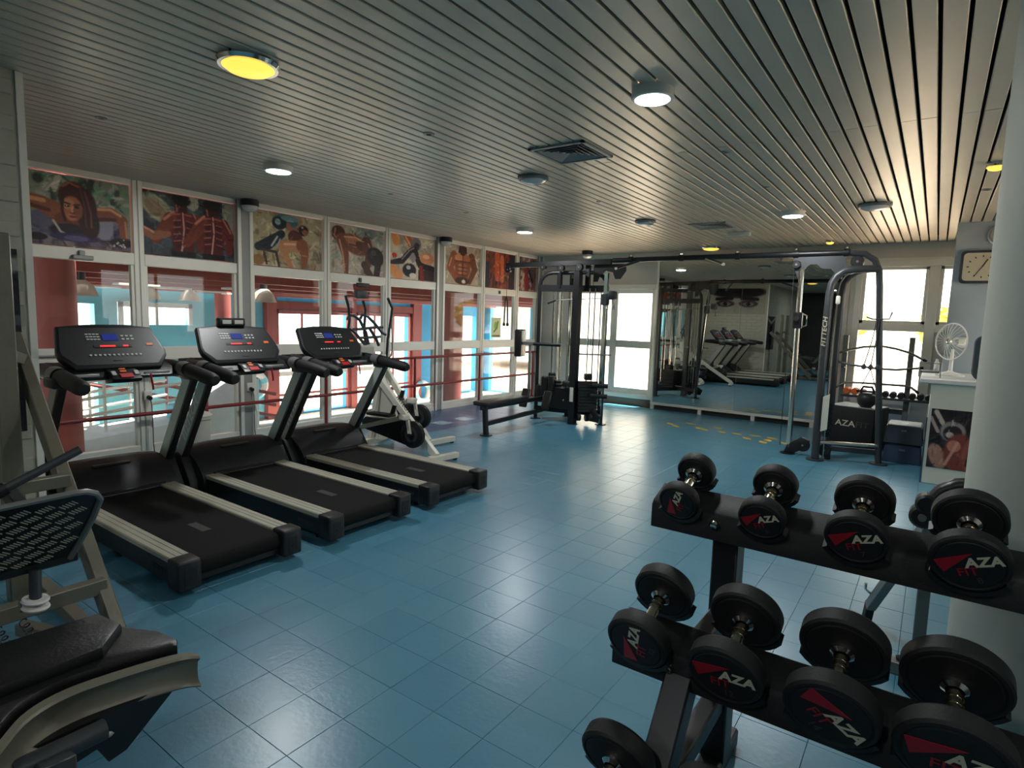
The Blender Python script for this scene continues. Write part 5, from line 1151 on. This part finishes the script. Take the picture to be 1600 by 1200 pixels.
dumbbell(-.128, 1, .108, -.75, 'third dumbbell on the middle tier, logo tilted downwards', 6)
dumbbell(.113, 1, .116, .0, 'largest dumbbell, rightmost on the middle tier', 7)
dumbbell(-.60, 2, .1, .3, 'leftmost dumbbell on the lowest tier', 8)
dumbbell(-.34, 2, .1, .2, 'second dumbbell on the lowest tier, cut by the frame', 9)

# ================================================================== BENCH FRAME BEHIND THE RACK
be = thing('exercise_bench', 'grey steel exercise bench with black curved pad beside the column', 'bench', (.0, 3.4, 0))
def Be(mb, name, m='steel_grey', par=None): return mb.build(name, m, par or be, True)
lg = Be(MB().bar((-.16, 3.62, .12), (.06, 3.1, .8), .045, .05), 'raked_leg'); Be(MB().bar((-.16, 3.62, .14), (-.175, 3.66, .0), .04, .045), 'leg_foot', 'rubber', lg)
Be(MB().bar((.055, 3.2, .78), (.06, 3.22, .03), .05, .06, (0, 1, 0)), 'upright')
bb = Be(MB().bar((-.05, 3.22, .03), (.3, 3.22, .03), .06, .06), 'base_bar'); Be(MB().lathe([(0, 0), (.02, .004), (.022, .02), (0, .03)], (-.0, 3.22, .06), (0, 0, 1), 12), 'knob', 'black', bb)
Be(MB().cyl((.02, 3.06, .8), (.02, 3.14, .8), .05, seg=24, bev=.01), 'pivot_disc', 'black'); Be(MB().cyl((.03, 3.05, .86), (.03, 3.13, .86), .042, seg=24, bev=.01), 'pivot_disc', 'black'); Be(MB().cyl((.02, 3.05, .8), (.02, 3.06, .8), .016, seg=12), 'pivot_bolt', 'steel_grey')
Be(MB().tube([(.05, 3.1, .87), (.08, 3.1, .92), (.13, 3.1, .955), (.2, 3.1, .97), (.34, 3.08, .965)], .032, 12), 'curved_arm', 'leather')
Be(MB().prism(rounded(.05, .22, .82, .9, .03), (0, 3.2, 0), (1, 0, 0), (0, 0, 1), .02), 'guard_plate', 'hall_cyan')
Be(MB().tube([(-.155, 3.58, .2), (-.185, 3.55, .24), (-.185, 3.55, .27)], .008, 6), 'pop_pin', 'chrome')

# ================================================================== LEG PRESS IN THE LEFT FOREGROUND
lp = thing('leg_press', 'olive grey leg press with chequered foot plate in the left foreground', 'exercise machine', (-3.0, .7, 0))
def Lp(mb, name, m='steel_olive', par=None): return mb.build(name, m, par or lp, True)
for y in (1.1, .28):
    Lp(MB().bar((-4.22, y, 1.41), (-2.96, y, .03), .06, .085, (1, 0, 1), .006), 'inclined_rail')
    Lp(MB().bar((-3.93, y-.12, 0), (-3.93, y-.12, 1.95), .08, .09, (0, 1, 0), .006), 'upright')
    Lp(MB().bar((-3.93, y-.02, .05), (-2.8, y-.08, .05), .06, .07), 'base_rail')
Lp(MB().bar((-3.93, .16, 1.42), (-3.93, .98, 1.42), .06, .06), 'upper_tie')
Lp(MB().bar((-3.93, .98, 1.33), (-4.1, 1.1, 1.28), .06, .06), 'rail_bracket')
Lp(MB().bar((-3.14, .2, .27), (-3.14, 1.11, .27), .06, .07), 'cross_beam')
Lp(MB().bar((-3.45, .86, .05), (-2.85, 1.06, .05), .06, .06), 'base_brace')
# carriage and plate
pn = V((.7, 0, -.72)).normalized(); pu = V((.25, 0, .355)).normalized(); po = V((-3.0, .93, .5))
plate_pts = [(0, 0), (.8, 0), (.8, .40), (.05, .43), (-.02, .41), (-.05, .35), (-.04, .25), (-.02, .1)]
nrm_ = V((0, -1, 0)).cross(pu)
fpl = Lp(MB().prism(plate_pts, po, (0, -1, 0), tuple(pu), .012, 0), 'foot_plate', 'black_metal')
face_n = nrm_ if nrm_.x > 0 else -nrm_
off = .0125 if nrm_.x > 0 else .0005
# raised five-bar tread marks
base0 = V((-3.0, .7, 0))
tr_me = bpy.data.meshes.new('tread_mark'); mb = MB()
for k in range(5): mb.box((.0105*k-.021, .004*k-.008, 0), (.0045, .034, .004), Matrix.Rotation(.75, 3, 'Z'), .001)
mb.bm.to_mesh(tr_me); mb.bm.free(); tr_me.materials.append(MATS['rail_silver'])
Rm = Matrix(((V((0, 1, 0))), pu, face_n)).transposed()
if Rm.determinant() < 0: Rm = Matrix(((V((0, -1, 0))), pu, face_n)).transposed()
for i in range(9):
    for j in range(9):
        u = .02+.078*i+(.039 if j % 2 else 0); v = .035+.046*j
        if u > .6 or v > .40 or (u < .03 and v < .1): continue
        o = link('tread_mark', tr_me, fpl); M = Rm.to_4x4() @ Matrix.Rotation(.1 if j % 2 else .1, 4, 'Z')
        M.translation = po+V((0, -1, 0))*u+pu*v+face_n*(off+.001)-base0
        o.matrix_basis = M
rim = [po+V((0, -1, 0))*p[0]+pu*p[1]+face_n*.004 for p in [(.8, .405), (.4, .418), (.05, .43), (.01, .425), (-.03, .40), (-.052, .36), (-.045, .25), (-.022, .1), (0, 0)]]
Lp(MB().tube(rim, .013, 8), 'plate_rim', 'steel_grey')
Lp(MB().bar(po+V((-.02, .03, -.0)), po+V((-.02, -.7, 0)), .05, .05), 'plate_bracket', 'black_metal')
for y in (.3, .85): Lp(MB().bar((-3.02, y, .62), (-3.5, y, .72), .05, .06), 'carriage_arm', 'dark_steel')
Lp(MB().bar((-3.5, .2, .72), (-3.5, 1.1, .72), .06, .06), 'carriage_beam')
Lp(MB().cyl((-3.3, .76, .76), (-3.28, 1.08, .91), .02, seg=12), 'handle_bar', 'dark_steel'); Lp(MB().cyl((-3.3, .70, .73), (-3.3, .80, .78), .03, seg=12), 'handle_socket', 'black')
pz = V((-2.98, .8, .49))
Lp(MB().cyl(pz, pz+V((.02, -.01, -.14)), .022, seg=14), 'stop_post', 'dark_steel')
for k in range(2): Lp(MB().lathe([(.02, -.008), (.045, -.008), (.05, 0), (.045, .008), (.02, .008)], pz+V((.02, -.01, -.12-.03*k)), (.1, .1, 1), 20), 'buffer_ring', 'white_plastic')
def spring(p0, p1, r, n):
    p0, p1 = V(p0), V(p1); a, b, c = frame_of(p1-p0); L = (p1-p0).length
    return MB().tube([p0+c*(L*i/(n*10))+(a*math.cos(i*.6283)+b*math.sin(i*.6283))*r for i in range(n*10+1)], .003, 5)
for y in (.74, .66): Lp(spring((-2.95, y, .3), (-2.5, y, .22), .014, 12), 'spring', 'dark_steel')
Lp(MB().cyl((-2.98, .75, .33), (-2.98, .75, .38), .012, seg=10), 'spring_pin', 'chrome')
Lp(MB().bx(-3.0, -2.45, .1, .92, .1, .14, .01), "lower_tray", "black")
# seat board with curved steel edge and black pad
edge = [V((-1.92, .93, 0)), V((-1.96, .88, 0)), V((-2.0, .74, 0)), V((-2.02, .6, 0)), V((-1.99, .5, 0)), V((-1.92, .43, 0)), V((-1.82, .36, 0)), V((-1.7, .3, 0))]
_e = []
for i in range(len(edge)-1):
    p0, p1, p2, p3 = edge[max(i-1, 0)], edge[i], edge[i+1], edge[min(i+2, len(edge)-1)]
    for k in range(4):
        t_ = k/4; _e.append(.5*((2*p1)+(p2-p0)*t_+(2*p0-5*p1+4*p2-p3)*t_*t_+(3*p1-p0-3*p2+p3)*t_**3))
edge = _e+[edge[-1]]
out = []
for i, p in enumerate(edge):
    t_ = (edge[min(i+1, len(edge)-1)]-edge[max(i-1, 0)]).normalized(); nn = V((-t_.y, t_.x, 0)); out.append((p, nn))
poly = [(p.x, p.y) for p, nn in out[3:]]+[(-1.9, .1), (-2.45, .1), (-2.42, .72), (-2.26, .86), (-2.08, .89)]
Lp(MB().prism([(a, b) for a, b in poly], (0, 0, .36), (1, 0, 0), (0, 1, 0), .06, 0), 'seat_board', 'black')
mb = MB()
ring = [[mb.bm.verts.new((p.x+d, p.y, z)) for d, z in ((-.005, .345), (.028, .345), (.034, .352), (.016, .37), (.012, .40), (.016, .43), (.034, .448), (.028, .455), (-.005, .455))] for p in edge]
for a, b in zip(ring, ring[1:]):
    for i in range(9): mb.bm.faces.new((a[i], a[(i+1) % 9], b[(i+1) % 9], b[i]))
mb.bm.faces.new(ring[0]); mb.bm.faces.new(ring[-1][::-1]); Lp(mb, 'seat_edge', 'steel_olive')
pad = [(p.x-.03, p.y) for p, nn in out if p.y < .9]+[(-1.93, .1), (-2.42, .1), (-2.4, .7), (-2.3, .82), (-2.12, .905), (-2.02, .92)]
Lp(MB().prism(pad, (0, 0, .42), (1, 0, 0), (0, 1, 0), .055, .008), 'seat_pad', 'leather')
Lp(MB().prism([(-2.38, .2), (-2.08, .2), (-2.08, .72), (-2.2, .82), (-2.34, .8)], (0, 0, .465), (1, 0, 0), (0, 1, 0), .05, .015), 'hip_pad', 'leather')
Lp(MB().prism([(.905, .36), (.5, .36), (.6, .25), (.65, .26), (.68, .2), (.73, .21)], (-2.02, 0, 0), (0, 1, 0), (0, 0, 1), .06), 'side_gusset', 'black')
Lp(MB().bar((-1.86, .52, .36), (-1.78, .5, .02), .06, .08, (0, 1, 0)), 'seat_post', 'dark_steel')
Lp(MB().cyl((-1.92, .44, .34), (-1.92, .66, .34), .03, seg=14), 'pivot_tube', 'dark_steel')
Lp(MB().cyl((-1.95, .62, .3), (-2.0, .78, .27), .014, seg=10), 'release_lever', 'rail_silver')
Lp(MB().bar((-2.4, .5, .05), (-1.5, .5, .03), .07, .06), 'seat_foot', 'dark_steel')

# ================================================================== SMALL THINGS
bn = thing('waste_bin', 'pale plastic waste bin by the glass behind the middle treadmill', 'bin', (-6.45, 3.22, 0))
MB().lathe([(0, 0), (.11, 0), (.135, .40), (.145, .41), (.145, .44), (.13, .44), (.1, .02), (0, .02)], (0, 0, 0), (0, 0, 1), 28).build('body', 'cream_plastic', bn)
MB().lathe([(.147, .43), (.15, .445), (.12, .47), (0, .48)], (0, 0, 0), (0, 0, 1), 28).build('lid', 'cream_plastic', bn)
for k, (y, lab) in enumerate(((2.87, 'black power cord plugged into the mullion beside the nearest treadmill'), (4.03, 'black power cord plugged into the post behind the middle treadmill'))):
    ct = thing('power_cord', lab, 'cord', (XG+.07, y, 0), 0, 'treadmill power cords')
    MB().box((.0, 0, .66), (.03, .08, .1), None, .006).build('outlet', 'white_plastic', ct); MB().cyl((.015, 0, .64), (.06, 0, .63), .022, seg=12).build('plug', 'black', ct)
    MB().tube([(.06, 0, .63), (.075, .005, .55), (.06, .015, .35), (.07, .01, .15), (.12, 0, .02), (.35, -.05, .008), (.7, -.12, .008)], .005, 6).build('cable', 'cord', ct)
foot = [(math.cos(a)*(.035+.008*math.cos(a*2)), math.sin(a)*.085) for a in [k*math.pi/8 for k in range(16)]]
fm = bpy.data.meshes.new('floor_marking'); mb = MB(); mb.prism(foot, (0, 0, .0006), (1, 0, 0), (0, 1, 0), .0008); mb.bm.to_mesh(fm); mb.bm.free(); fm.materials.append(MATS['yellow_mark'])
for k, (px, py) in enumerate(((1047, 662), (1056, 666), (1080, 662), (1092, 669), (1100, 671), (1122, 669), (1128, 675), (1151, 678), (1167, 685), (1180, 681), (1192, 691), (1207, 685), (1200, 688), (1227, 693))):
    p = at(px, py, 2, 0)
    o = link('floor_marking', fm); o.location = p; o.rotation_euler = (0, 0, .9+random.uniform(-.5, .5)); o.scale = (1.15, 1.1, 1)
    tag(o, 'worn yellow footprint marking on the blue floor before the mirror', 'floor marking', 'yellow floor markings')
